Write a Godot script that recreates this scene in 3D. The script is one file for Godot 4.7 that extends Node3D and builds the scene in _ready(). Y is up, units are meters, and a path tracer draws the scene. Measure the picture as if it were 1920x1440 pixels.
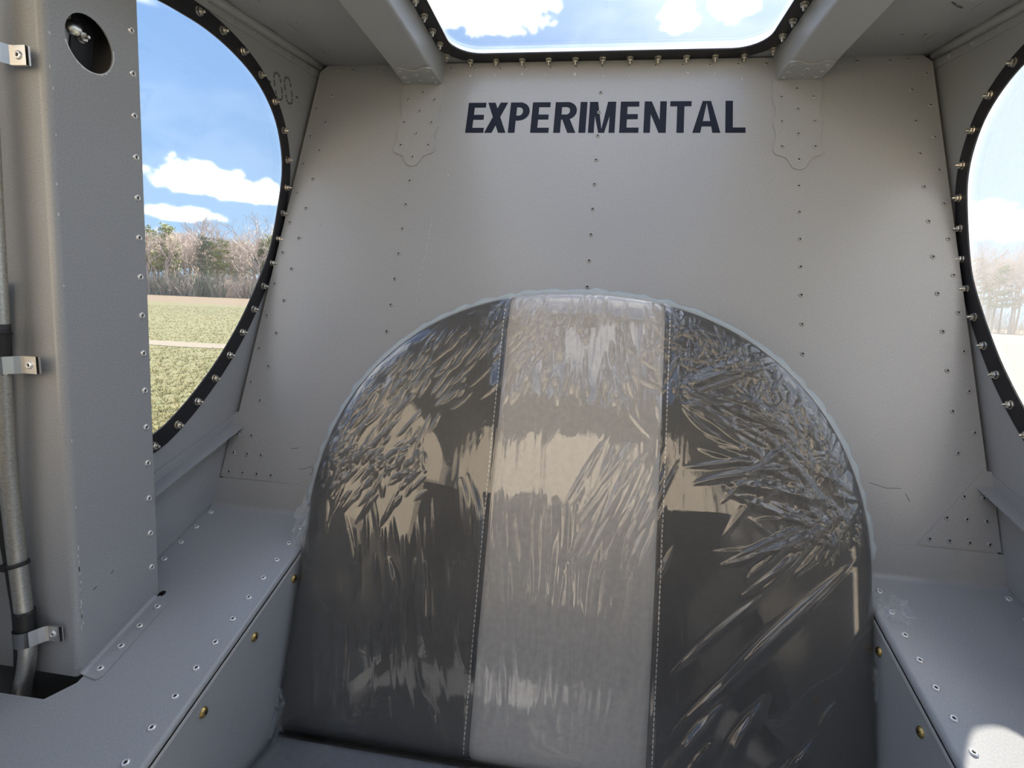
extends Node3D
# Rear cabin of a small experimental aeroplane, looking aft. Units are metres, y is up.
# Camera frame, bulkhead, ledge, ceiling and side wall planes are given first; every piece is laid out in metres on its own plane.

const X := Vector3(1, 0, 0)
const V := Vector3(0, 0.9336, -0.3584)      # up the leaning bulkhead
const N := Vector3(0, 0.3584, 0.9336)       # bulkhead normal, into the cabin
const L := Vector3(0, 0.3092, -0.951)       # aft along the side ledges
const R := Vector3(0, -0.02, -0.9998)       # aft along the roof
const R1 := Vector3(0, 0.1181, -0.993)      # aft along the roof's corner angles
const BO := Vector3(0, 1.9679, -0.8152)     # origin of the bulkhead: middle of the lettering
const FOLD := -0.5838                       # bulkhead height at which the ledges fold up
const TOP := 0.0985                         # bulkhead height of the roof

class Frame:
	var o: Vector3
	var a: Vector3
	var b: Vector3
	var n: Vector3
	func _init(o_: Vector3, a_: Vector3, b_: Vector3, n_: Vector3):
		o = o_; a = a_.normalized(); b = b_.normalized(); n = n_.normalized()
	func p(u: float, v: float, w := 0.0) -> Vector3:
		return o + a * u + b * v + n * w
	func turned() -> Basis:
		var z := a.cross(n)
		return Basis(a, n, z)

var fb: Frame      # bulkhead
var fl: Frame      # ledges
var fc: Frame      # roof
var fk: Frame      # backrest
var M := {}
var rng := RandomNumberGenerator.new()
var rivet_painted: ArrayMesh
var rivet_bare: ArrayMesh
var bolt_mesh: ArrayMesh
var screw_mesh: ArrayMesh
var used := {}


# ------------------------------------------------------------------ naming and parenting
func numbered(called: String) -> String:
	var k: int = used.get(called, 0)
	used[called] = k + 1
	return called if k == 0 else "%s_%03d" % [called, k]

func thing(called: String, label: String, category: String, at := Vector3.ZERO, group := "", kind := "") -> Node3D:
	var o := Node3D.new()
	o.name = numbered(called)
	add_child(o)
	o.position = at
	tag(o, label, category, group, kind)
	return o

func tag(o: Node, label: String, category: String, group := "", kind := "") -> void:
	o.set_meta("label", label)
	o.set_meta("category", category)
	if group: o.set_meta("group", group)
	if kind: o.set_meta("kind", kind)

func place_of(o: Node) -> Vector3:
	var p := Vector3.ZERO
	var at: Node = o
	while at != self and at is Node3D:
		p += at.position
		at = at.get_parent()
	return p

func part(called: String, mesh: Mesh, material: Material, parent: Node) -> MeshInstance3D:
	# the mesh is in world metres; the part hangs below its thing
	var m := MeshInstance3D.new()
	m.name = called
	m.mesh = mesh
	if material: m.material_override = material
	parent.add_child(m, true)
	m.position = -place_of(parent)
	return m

func put(called: String, mesh: Mesh, at: Vector3, turn: Basis, parent: Node) -> MeshInstance3D:
	# a small shared mesh (rivet, bolt, screw) set on a surface
	var m := MeshInstance3D.new()
	m.name = called
	m.mesh = mesh
	parent.add_child(m, true)
	m.transform = Transform3D(turn, at - place_of(parent))
	return m

func rivets(list: Array, fr: Frame, w: float, mesh: Mesh, parent: Node, spin := 0.0) -> void:
	for q in list:
		put("rivet", mesh, fr.p(q[0], q[1], w), fr.turned().rotated(fr.n, rng.randf() * TAU), parent)


# ------------------------------------------------------------------ mesh helpers
func tool(smooth := false) -> SurfaceTool:
	var st := SurfaceTool.new()
	st.begin(Mesh.PRIMITIVE_TRIANGLES)
	st.set_smooth_group(0 if smooth else -1)
	return st

func done(st: SurfaceTool) -> ArrayMesh:
	st.generate_normals()
	return st.commit()

func tri(st: SurfaceTool, a: Vector3, b: Vector3, c: Vector3) -> void:
	st.add_vertex(a); st.add_vertex(b); st.add_vertex(c)

func quad(st: SurfaceTool, a: Vector3, b: Vector3, c: Vector3, d: Vector3) -> void:
	tri(st, a, b, c); tri(st, a, c, d)

func hexa(st: SurfaceTool, q: Array) -> void:
	# eight corners: four below (0-3), four above (4-7), in the same order
	quad(st, q[0], q[1], q[2], q[3]); quad(st, q[7], q[6], q[5], q[4])
	for k in 4:
		var j := (k + 1) % 4
		quad(st, q[k], q[k + 4], q[j + 4], q[j])

func box(st: SurfaceTool, fr: Frame, u0: float, u1: float, v0: float, v1: float, w0: float, w1: float) -> void:
	hexa(st, [fr.p(u0, v0, w0), fr.p(u1, v0, w0), fr.p(u1, v1, w0), fr.p(u0, v1, w0), fr.p(u0, v0, w1), fr.p(u1, v0, w1), fr.p(u1, v1, w1), fr.p(u0, v1, w1)])

func dense(poly: PackedVector2Array, step: float) -> PackedVector2Array:
	var out := PackedVector2Array()
	for k in poly.size():
		var a := poly[k]
		var b := poly[(k + 1) % poly.size()]
		var n := maxi(1, int(ceil(a.distance_to(b) / step)))
		for j in n: out.append(a.lerp(b, float(j) / n))
	return out

func plate(st: SurfaceTool, fr: Frame, outline: PackedVector2Array, w0: float, w1: float, holes := [], step := 0.02) -> void:
	# a sheet with an outline and holes, from depth w0 to w1
	var outer := dense(outline, step)
	var pts := outer.duplicate()
	var rings := [outer]
	for h in holes:
		pts.append_array(h); rings.append(h)
	var t := Geometry2D.triangulate_delaunay(pts)
	for k in range(0, t.size(), 3):
		var a := pts[t[k]]
		var b := pts[t[k + 1]]
		var c := pts[t[k + 2]]
		if absf((b - a).cross(c - a)) < 1e-9: continue
		var g := (a + b + c) / 3.0
		if not Geometry2D.is_point_in_polygon(g, outer): continue
		var inside := false
		for h in holes:
			if Geometry2D.is_point_in_polygon(g, h): inside = true
		if inside: continue
		tri(st, fr.p(a.x, a.y, w1), fr.p(c.x, c.y, w1), fr.p(b.x, b.y, w1))
		tri(st, fr.p(a.x, a.y, w0), fr.p(b.x, b.y, w0), fr.p(c.x, c.y, w0))
	for r in rings:
		for k in r.size():
			var a: Vector2 = r[k]
			var b: Vector2 = r[(k + 1) % r.size()]
			quad(st, fr.p(a.x, a.y, w0), fr.p(b.x, b.y, w0), fr.p(b.x, b.y, w1), fr.p(a.x, a.y, w1))

func v2(list: Array) -> PackedVector2Array:
	var out := PackedVector2Array()
	for k in range(0, list.size(), 2): out.append(Vector2(list[k], list[k + 1]))
	return out

func curve(pts: PackedVector2Array, each := 6) -> PackedVector2Array:
	# closed smooth curve through the points
	var out := PackedVector2Array()
	var n := pts.size()
	for k in n:
		for j in each:
			out.append(pts[k].cubic_interpolate(pts[(k + 1) % n], pts[(k - 1 + n) % n], pts[(k + 2) % n], float(j) / each))
	return out

func grown(pts: PackedVector2Array, by: float) -> PackedVector2Array:
	var out := PackedVector2Array()
	var n := pts.size()
	var mid := Vector2.ZERO
	for q in pts: mid += q / n
	for k in n:
		var t := (pts[(k + 1) % n] - pts[(k - 1 + n) % n]).normalized()
		var o := Vector2(t.y, -t.x)
		if o.dot(pts[k] - mid) < 0: o = -o
		out.append(pts[k] + o * by)
	return out

func circle(at: Vector2, r: float, n := 20) -> PackedVector2Array:
	var out := PackedVector2Array()
	for k in n: out.append(at + Vector2(cos(TAU * k / n), sin(TAU * k / n)) * r)
	return out

func lathe(st: SurfaceTool, prof: Array, seg: int, about := Vector3.ZERO, turn := Basis.IDENTITY) -> void:
	for k in prof.size() - 1:
		var r0: float = prof[k][0]
		var y0: float = prof[k][1]
		var r1: float = prof[k + 1][0]
		var y1: float = prof[k + 1][1]
		for j in seg:
			var a := TAU * j / seg
			var b := TAU * (j + 1) / seg
			var q := [Vector3(r0 * cos(a), y0, r0 * sin(a)), Vector3(r0 * cos(b), y0, r0 * sin(b)), Vector3(r1 * cos(b), y1, r1 * sin(b)), Vector3(r1 * cos(a), y1, r1 * sin(a))]
			for i in 4: q[i] = about + turn * q[i]
			if r0 > 1e-6: tri(st, q[0], q[1], q[2])
			if r1 > 1e-6: tri(st, q[0], q[2], q[3])

func sweep(st: SurfaceTool, pts: Array, radii: Array, sides: int, cap := true) -> void:
	var rings := []
	var up := Vector3(0.31, 0.2, 0.93).normalized()
	for k in pts.size():
		var t: Vector3 = (pts[mini(k + 1, pts.size() - 1)] - pts[maxi(k - 1, 0)]).normalized()
		var e := (up - t * up.dot(t)).normalized()
		if e.length() < 0.5: e = t.cross(X).normalized()
		up = e
		var f := t.cross(e)
		var ring := []
		for j in sides:
			var a := TAU * j / sides
			ring.append(pts[k] + (e * cos(a) + f * sin(a)) * radii[k])
		rings.append(ring)
	for k in rings.size() - 1:
		for j in sides:
			var i := (j + 1) % sides
			quad(st, rings[k][j], rings[k + 1][j], rings[k + 1][i], rings[k][i])
	if cap:
		for e in [0, rings.size() - 1]:
			for j in range(1, sides - 1): tri(st, rings[e][0], rings[e][j], rings[e][j + 1])

func along(pts: Array, each := 6) -> Array:
	var out := []
	for k in pts.size() - 1:
		for j in each:
			out.append(pts[k].cubic_interpolate(pts[k + 1], pts[maxi(k - 1, 0)], pts[mini(k + 2, pts.size() - 1)], float(j) / each))
	out.append(pts[-1])
	return out

func same(v: float, n: int) -> Array:
	var a := []
	a.resize(n)
	a.fill(v)
	return a


# ------------------------------------------------------------------ materials
func lin(r: float, g: float, b: float, a := 1.0) -> Color:
	var c := Color(r, g, b).linear_to_srgb()
	c.a = a
	return c

func mat(called: String, c: Color, rough: float, metal := 0.0) -> StandardMaterial3D:
	var m := StandardMaterial3D.new()
	m.resource_name = called
	m.albedo_color = c
	m.roughness = rough
	m.metallic = metal
	m.cull_mode = BaseMaterial3D.CULL_DISABLED
	M[called] = m
	return m

func noise_tex(freq: float, octaves: int, low: Color, high: Color, size := 512, kind := FastNoiseLite.TYPE_SIMPLEX_SMOOTH, sd := 1) -> NoiseTexture2D:
	var n := FastNoiseLite.new()
	n.noise_type = kind
	n.seed = sd
	n.frequency = freq
	n.fractal_octaves = octaves
	var t := NoiseTexture2D.new()
	t.width = size; t.height = size
	t.seamless = true
	t.noise = n
	var g := Gradient.new()
	g.set_color(0, low); g.set_color(1, high)
	t.color_ramp = g
	return t

func world_grain(m: StandardMaterial3D, rep: float, tex: Texture2D, bump: Texture2D, depth: float) -> void:
	m.uv1_triplanar = true
	m.uv1_world_triplanar = true
	m.uv1_scale = Vector3.ONE / rep
	if tex: m.albedo_texture = tex
	if bump:
		m.heightmap_enabled = true
		m.heightmap_texture = bump
		m.heightmap_scale = depth

func materials() -> void:
	var speck := noise_tex(0.12, 3, Color(0.86, 0.86, 0.86), Color(1, 1, 1), 512, FastNoiseLite.TYPE_SIMPLEX_SMOOTH, 5)
	var m := mat("grey_paint", lin(0.395, 0.407, 0.42), 0.30)
	world_grain(m, 0.11, speck, null, 0)
	m = mat("aluminium", lin(0.72, 0.72, 0.72), 0.32, 1.0)
	m = mat("bright_rivet", lin(0.85, 0.85, 0.84), 0.38, 0.85)
	m = mat("tube_metal", lin(0.66, 0.66, 0.64), 0.38, 0.9)
	world_grain(m, 0.05, noise_tex(0.06, 3, Color(0.8, 0.8, 0.78), Color(1, 1, 1), 256), null, 0)
	m = mat("dark_hole", lin(0.01, 0.01, 0.01), 0.8)
	m = mat("rubber_seal", lin(0.012, 0.012, 0.016), 0.55)
	m = mat("brass", lin(0.62, 0.45, 0.17), 0.28, 1.0)
	m = mat("plated_steel", lin(0.70, 0.67, 0.60), 0.28, 1.0)
	m = mat("navy_vinyl", lin(0.009, 0.012, 0.024), 0.6)
	m.metallic_specular = 0.3
	m = mat("ink", lin(0.10, 0.105, 0.11), 0.6)
	m = mat("pale_metal", lin(0.7, 0.7, 0.68), 0.45, 0.4)
	m = mat("black_plastic", lin(0.015, 0.015, 0.016), 0.5)
	var leather := noise_tex(0.11, 3, Color.BLACK, Color.WHITE, 512, FastNoiseLite.TYPE_CELLULAR, 3)
	m = mat("charcoal_leather", lin(0.042, 0.041, 0.039), 0.5)
	world_grain(m, 0.12, noise_tex(0.05, 3, Color(0.85, 0.85, 0.85), Color(1, 1, 1), 256), leather, 0.010)
	m = mat("grey_leather", lin(0.46, 0.435, 0.40), 0.5)
	world_grain(m, 0.12, noise_tex(0.05, 3, Color(0.9, 0.9, 0.9), Color(1, 1, 1), 256), leather, 0.010)
	m = mat("slate_leather", lin(0.15, 0.155, 0.17), 0.5)
	world_grain(m, 0.12, noise_tex(0.05, 3, Color(0.88, 0.88, 0.88), Color(1, 1, 1), 256), leather, 0.010)
	m = mat("pale_leather", lin(0.42, 0.42, 0.42), 0.5)
	world_grain(m, 0.12, null, leather, 0.010)
	m = mat("thread", lin(0.5, 0.49, 0.46), 0.8)
	m = mat("clear_film", Color(1, 1, 1, 0.02), 0.02)
	m.transparency = BaseMaterial3D.TRANSPARENCY_ALPHA
	m = mat("gathered_film", lin(0.72, 0.82, 0.86, 0.45), 0.3)
	m.transparency = BaseMaterial3D.TRANSPARENCY_ALPHA
	m.backlight_enabled = true
	m.backlight = Color(0.7, 0.8, 0.85)
	m = mat("crumpled_film", lin(0.85, 0.9, 0.92, 0.22), 0.28)
	m.transparency = BaseMaterial3D.TRANSPARENCY_ALPHA
	m = mat("clear_pane", Color(1, 1, 1, 0.02), 0.02)
	m.transparency = BaseMaterial3D.TRANSPARENCY_ALPHA
	m = mat("hazy_film", lin(0.92, 0.95, 0.97, 0.15), 0.35)
	m.transparency = BaseMaterial3D.TRANSPARENCY_ALPHA
	m.backlight_enabled = true
	m.backlight = Color(1, 1, 1)
	m = mat("dark_carpet", lin(0.05, 0.05, 0.055), 0.95)
	m = mat("tan_siding", lin(0.48, 0.41, 0.32), 0.6)
	m = mat("bark_grey", lin(0.46, 0.405, 0.37), 0.9)
	m = mat("bark_pink", lin(0.45, 0.385, 0.35), 0.9)
	m = mat("pine_bark", lin(0.34, 0.27, 0.22), 0.9)
	m = mat("needles", lin(0.22, 0.25, 0.11), 0.9)
	m = mat("needles_bluish", lin(0.16, 0.2, 0.15), 0.9)
	m = mat("brush", lin(0.46, 0.40, 0.35), 0.9)
	m = mat("grass_blade", lin(0.075, 0.082, 0.022), 0.8)
	m.vertex_color_use_as_albedo = true
	m = mat("field_grass", Color.WHITE, 0.95)
	world_grain(m, 5.0, noise_tex(0.012, 5, lin(0.0411, 0.0508, 0.0131), lin(0.0870, 0.0774, 0.0387), 1024, FastNoiseLite.TYPE_SIMPLEX_SMOOTH, 21), null, 0)
	m = mat("far_grass", Color.WHITE, 0.95)
	world_grain(m, 23.0, noise_tex(0.02, 5, lin(0.0411, 0.0474, 0.0131), lin(0.0701, 0.0653, 0.0280), 512, FastNoiseLite.TYPE_SIMPLEX_SMOOTH, 22), null, 0)
	m = mat("dry_grass", Color.WHITE, 0.95)
	world_grain(m, 17.0, noise_tex(0.02, 5, lin(0.0605, 0.0426, 0.0242), lin(0.0750, 0.0556, 0.0329), 512, FastNoiseLite.TYPE_SIMPLEX_SMOOTH, 23), null, 0)
	m = mat("track_gravel", Color.WHITE, 0.95)
	world_grain(m, 3.0, noise_tex(0.05, 4, lin(0.0774, 0.0677, 0.0508), lin(0.1113, 0.1016, 0.0822), 512, FastNoiseLite.TYPE_SIMPLEX_SMOOTH, 24), null, 0)


func small_meshes() -> void:
	# pop rivet: low domed ring round a dark mandrel hole
	for kind in 2:
		var r := 0.0031 if kind == 0 else 0.0034
		var st := tool(true)
		lathe(st, [[r, 0.0], [r * 0.98, 0.0005], [r * 0.85, 0.0012], [r * 0.6, 0.0016], [r * 0.44, 0.0014], [r * 0.42, 0.0002]], 14)
		var mesh := done(st)
		mesh.surface_set_material(0, M.grey_paint if kind == 0 else M.bright_rivet)
		st = tool(false)
		lathe(st, [[r * 0.43, 0.00028], [0.0, 0.00024]], 10)
		st.generate_normals()
		st.commit(mesh)
		mesh.surface_set_material(1, M.dark_hole)
		if kind == 0: rivet_painted = mesh
		else: rivet_bare = mesh
	# bolt end: washer, hexagonal nut, threaded tip
	var s := tool(false)
	lathe(s, [[0.0048, 0.0], [0.0048, 0.0007], [0.0, 0.0007]], 16)
	lathe(s, [[0.0042, 0.0007], [0.0042, 0.0036], [0.0038, 0.0041], [0.0, 0.0041]], 6)
	lathe(s, [[0.0017, 0.0041], [0.0017, 0.0078], [0.0012, 0.0085], [0.0, 0.0085]], 10)
	bolt_mesh = done(s)
	bolt_mesh.surface_set_material(0, M.plated_steel)
	# pan head screw with a crossed recess
	s = tool(true)
	lathe(s, [[0.0048, 0.0], [0.0047, 0.0010], [0.0039, 0.0021], [0.002, 0.0027], [0.0011, 0.0028]], 18)
	screw_mesh = done(s)
	screw_mesh.surface_set_material(0, M.brass)
	s = tool(false)
	lathe(s, [[0.0012, 0.0028], [0.0, 0.0018]], 8)
	var fr := Frame.new(Vector3.ZERO, X, Vector3(0, 0, 1), Vector3(0, 1, 0))
	box(s, fr, -0.0021, 0.0021, -0.0003, 0.0003, 0.0020, 0.00285)
	box(s, fr, -0.0003, 0.0003, -0.0021, 0.0021, 0.0020, 0.00285)
	s.generate_normals()
	s.commit(screw_mesh)
	screw_mesh.surface_set_material(1, M.dark_hole)


# ------------------------------------------------------------------ sky
func ridge(x: float, a: float, b: float) -> float:
	return smoothstep(a, b, x)

func make_sky(sun: Vector3) -> PanoramaSkyMaterial:
	var w := 2048
	var h := 1024
	var f1 := FastNoiseLite.new()
	f1.seed = 11; f1.frequency = 1.0; f1.fractal_octaves = 6; f1.fractal_gain = 0.55
	var f2 := FastNoiseLite.new()
	f2.seed = 4; f2.frequency = 0.45; f2.fractal_octaves = 3
	# single clouds: azimuth from aft, height, half width, half height, in degrees
	var clouds := [[-36.9, 9.3, 5.6, 1.45], [-38.6, 9.9, 2.3, 1.5], [-33.8, 8.9, 3.0, 1.1], [-39.3, 6.5, 2.9, 0.75], [-12.5, 26.3, 6.6, 2.6], [-9.0, 27.5, 4.5, 2.0], [1.2, 28.3, 4.6, 1.3], [6.3, 25.7, 1.9, 1.6], [11.2, 26.6, 2.3, 2.4]]
	var data := PackedFloat32Array()
	data.resize(w * h * 3)
	for j in h:
		var el := 90.0 - (j + 0.5) / h * 180.0
		var y := sin(deg_to_rad(el))
		var cy := cos(deg_to_rad(el))
		var t := pow(clampf(1.0 - maxf(y, 0.0), 0, 1), 3.0)
		var base := Vector3(0.155, 0.335, 0.72).lerp(Vector3(0.38, 0.59, 0.80), t)
		for i in w:
			var c := base
			if el > -1.0:
				var az := (i + 0.5) / w * 360.0
				if az > 180.0: az -= 360.0
				var ar := deg_to_rad(az)
				var d := Vector3(sin(ar) * cy, y, -cos(ar) * cy)
				var glow := maxf(0.0, d.dot(sun))
				var off := rad_to_deg(acos(minf(glow, 1.0)))     # bright veil of thin cloud round the sun
				c += Vector3(0.12, 0.11, 0.08) * pow(glow, 2.0)
				var veil := Vector3(1.0, 0.975, 0.93) * (8.0 * exp(-pow(off / 9.0, 2)) + 2.4 * exp(-pow(off / 19.0, 2)))
				var q := Vector3(d.x, 0, d.z) / (maxf(y, 0.0) + 0.22)
				var n := f1.get_noise_3d(q.x * 1.6, 3.0, q.z * 1.6)
				var cover := smoothstep(0.1, 0.42, n + 0.35 * f2.get_noise_3d(q.x, 9.0, q.z) + 0.14) * smoothstep(0.5, 12.0, el) * 0.9
				# the frame's own clouds, and fewer loose ones around them
				var near := 0.0
				for k in clouds:
					var dx: float = (az - k[0]) / k[2]
					var dy: float = (el - k[1]) / k[3]
					if dy < 0.0: dy *= 1.5
					var e := dx * dx + dy * dy
					if e < 4.0:
						var ragged := f1.get_noise_3d(az * 0.42 + 40.0, el * 0.75, 5.0 + k[0]) * 1.1
						near = maxf(near, smoothstep(1.15, 0.55, e + ragged))
				if az > -46.0 and az < -28.0 and el < 22.0: cover *= 0.03
				if absf(az) < 26.0 and el > 14.0 and el < 34.0: cover *= 0.08
				cover = maxf(cover, near)
				var shade := 0.5 + 0.5 * f1.get_noise_3d(q.x * 3.0 + 20.0, 1.0, q.z * 3.0)
				c = c.lerp(Vector3(2.5, 2.5, 2.5).lerp(Vector3(1.3, 1.33, 1.4), shade * 0.7), cover) + veil
			else:
				c = Vector3(0.3, 0.3, 0.22)
			var at := (j * w + i) * 3
			data[at] = c.x; data[at + 1] = c.y; data[at + 2] = c.z
	var im := Image.create_from_data(w, h, false, Image.FORMAT_RGBF, data.to_byte_array())
	var m := PanoramaSkyMaterial.new()
	m.panorama = ImageTexture.create_from_image(im)
	return m


# ------------------------------------------------------------------ the setting
func wall_frame(s: float) -> Frame:
	return Frame.new(BO + V * FOLD + X * (s * 0.4675), -L, Vector3(-s * 0.0445, 0.9501, 0.3089), Vector3(-s * 0.999, -0.0423, -0.0138))

func edge_x(b: float) -> float:
	return 0.4675 - 0.0346 * (b - FOLD)

func shoulder(s: float, x: float, c: float, w := 0.0) -> Vector3:
	# the roof outboard of the beams: ruled from the level beam line to the corner angle
	var t := (x - 0.2985) / (0.4439 - 0.2985)
	var a := fc.p(s * 0.2985, c)
	var b := fc.p(s * 0.4439, 0) + R1 * c - X * (s * 0.0087 * c)
	return a.lerp(b, t) + Vector3(0, w, 0)

func back_wall() -> void:
	var t := thing("wall_back", "grey painted riveted bulkhead behind the seat", "bulkhead", fb.p(0, FOLD), "", "structure")
	var st := tool()
	var g := 0.0055
	plate(st, fb, v2([-edge_x(FOLD) + g, FOLD, edge_x(FOLD) - g, FOLD, edge_x(TOP - 0.013) - g, TOP - 0.013, edge_x(TOP) - g - 0.011, TOP - 0.002, -edge_x(TOP) + g + 0.011, TOP - 0.002, -edge_x(TOP - 0.013) + g, TOP - 0.013]), -0.001, 0.0, [], 0.04)
	part("panel", done(st), M.grey_paint, t)
	# sheet behind the panel, seen only in its edge gaps
	st = tool()
	plate(st, fb, v2([-0.48, FOLD - 0.02, 0.48, FOLD - 0.02, 0.46, TOP + 0.02, -0.46, TOP + 0.02]), -0.022, -0.020, [], 0.1)
	part("backing_sheet", done(st), M.grey_paint, t)
	# lower part of the bulkhead, upright behind the seat
	st = tool()
	var low := Frame.new(fb.p(0, FOLD), X, Vector3(0, 1, 0), Vector3(0, 0, 1))
	box(st, low, -0.565, 0.565, -0.65, -0.002, -0.012, -0.002)
	part("lower_sheet", done(st), M.grey_paint, t)
	for s in [-1.0, 1.0]:
		for k in 11: rivets([[s * (0.4295 + 0.0019 * k), 0.066 - 0.0483 * k]], fb, 0, rivet_painted, t)
		for k in 12: rivets([[s * (0.4085 + 0.0019 * k), 0.0895 - 0.0483 * k]], fb, 0, rivet_painted, t)
		var gs := tool()
		plate(gs, fb, v2([s * 0.3800, -0.5470, s * 0.4640, -0.5470, s * 0.4620, -0.4600, s * 0.4530, -0.4600]), 0.0, 0.0008)
		var gusset := part("corner_gusset", done(gs), M.grey_paint, t)
		var grid := []
		for q in [[0, 0], [1, 0], [0, 1], [1, 1], [2, 1], [0, 2], [1, 2], [2, 2], [3, 2]]:
			grid.append([s * (0.4515 + 0.0008 * q[1] - 0.0200 * q[0]), -0.4900 - 0.0248 * q[1]])
		rivets(grid, fb, 0.0008, rivet_painted, gusset)
		for k in 8: rivets([[s * 0.2658, -0.1045 - 0.03828 * k]], fb, 0, rivet_painted, t)
		for x in [0.3445, 0.3855]: rivets([[s * x, 0.0875]], fb, 0, rivet_painted, t)
	for k in 13: rivets([[-0.2270 + 0.0378 * k, 0.0862]], fb, 0, rivet_painted, t)
	for b in [0.0418, 0.0088, -0.0295, -0.0679, -0.1063, -0.1443, -0.1823, -0.2205, -0.2582]: rivets([[0.0, b]], fb, 0.0, rivet_painted, t)
	marks_and_wear(t)

func marks_and_wear(t: Node3D) -> void:
	# pale marks under the roof bolts, and scratches in the bulkhead's paint, too small to pick apart
	var st := tool()
	for q in [[-0.1957, 0.0732, 0.0035], [-0.1575, 0.0744, 0.0015], [-0.118, 0.0737, 0.003], [-0.0822, 0.0731, 0.0012], [-0.039, 0.0714, 0.005], [0.002, 0.0698, 0.0018], [0.0392, 0.0709, 0.001], [0.0818, 0.0729, 0.001], [0.1202, 0.0731, 0.0022], [0.1582, 0.0715, 0.0018], [0.1941, 0.0612, 0.002], [-0.2096, -0.0957, 0.0012]]:
		for k in 3:
			var a: Vector2 = Vector2(q[0], q[1]) + Vector2(rng.randf_range(-1, 1), rng.randf_range(-1, 1)) * q[2] * 0.35
			stroke(st, fb, a, a + Vector2(rng.randf_range(-0.4, 0.4), rng.randf_range(0.3, 1.0)) * q[2], 0.0007 + q[2] * 0.12, 0.0002)
	for k in 34:
		var f := k / 33.0
		var a := Vector2(-0.2245 - 0.006 * f + rng.randf_range(-0.0004, 0.0004), -0.165 - 0.12 * f)
		if rng.randf() < 0.6: stroke(st, fb, a, a + Vector2(-0.0002, -0.0018), 0.0004, 0.0001)
	part("marks_and_chips", done(st), M.pale_metal, t).set_meta("kind", "stuff")
	st = tool()
	for q in [[-0.357, -0.5285, -0.350, -0.5275], [-0.350, -0.5275, -0.3394, -0.5230], [-0.3394, -0.5230, -0.3370, -0.5300], [-0.3370, -0.5300, -0.3400, -0.5350], [-0.372, -0.5026, -0.362, -0.5010], [0.3346, -0.4834, 0.352, -0.4880], [0.352, -0.4880, 0.3677, -0.4870], [0.372, -0.4924, 0.376, -0.5010], [-0.3914, -0.1766, -0.3906, -0.1790]]:
		stroke(st, fb, Vector2(q[0], q[1]), Vector2(q[2], q[3]), 0.0007, 0.0001)
	part("scuff_marks", done(st), M.ink, t).set_meta("kind", "stuff")

func window_outline() -> PackedVector2Array:
	return curve(v2([-0.095, 0.5604, -0.1252, 0.5545, -0.1641, 0.5445, -0.2043, 0.5278, -0.2400, 0.5060, -0.2650, 0.4810, -0.2815, 0.4494, -0.2846, 0.4130, -0.2775, 0.3820, -0.2610, 0.3510, -0.2350, 0.3100, -0.2114, 0.2800, -0.1780, 0.2510, -0.1481, 0.2280, -0.118, 0.2075, -0.0760, 0.1840, -0.0330, 0.1650, 0.0118, 0.1500, 0.0543, 0.1423, 0.088, 0.152, 0.098, 0.190, 0.085, 0.26, 0.054, 0.36, 0.020, 0.46, -0.008, 0.525, -0.035, 0.555, -0.065, 0.5635]), 4)

func bolts_on(path: PackedVector2Array, pitch: float, fr: Frame, w: float, parent: Node, phase := 0.0) -> void:
	var run := phase
	for k in path.size():
		var a := path[k]
		var b := path[(k + 1) % path.size()]
		var d := a.distance_to(b)
		while run < d:
			var q := a.lerp(b, run / d)
			put("bolt", bolt_mesh, fr.p(q.x, q.y, w), fr.turned().rotated(fr.n, rng.randf() * TAU), parent)
			run += pitch
		run -= d

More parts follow.
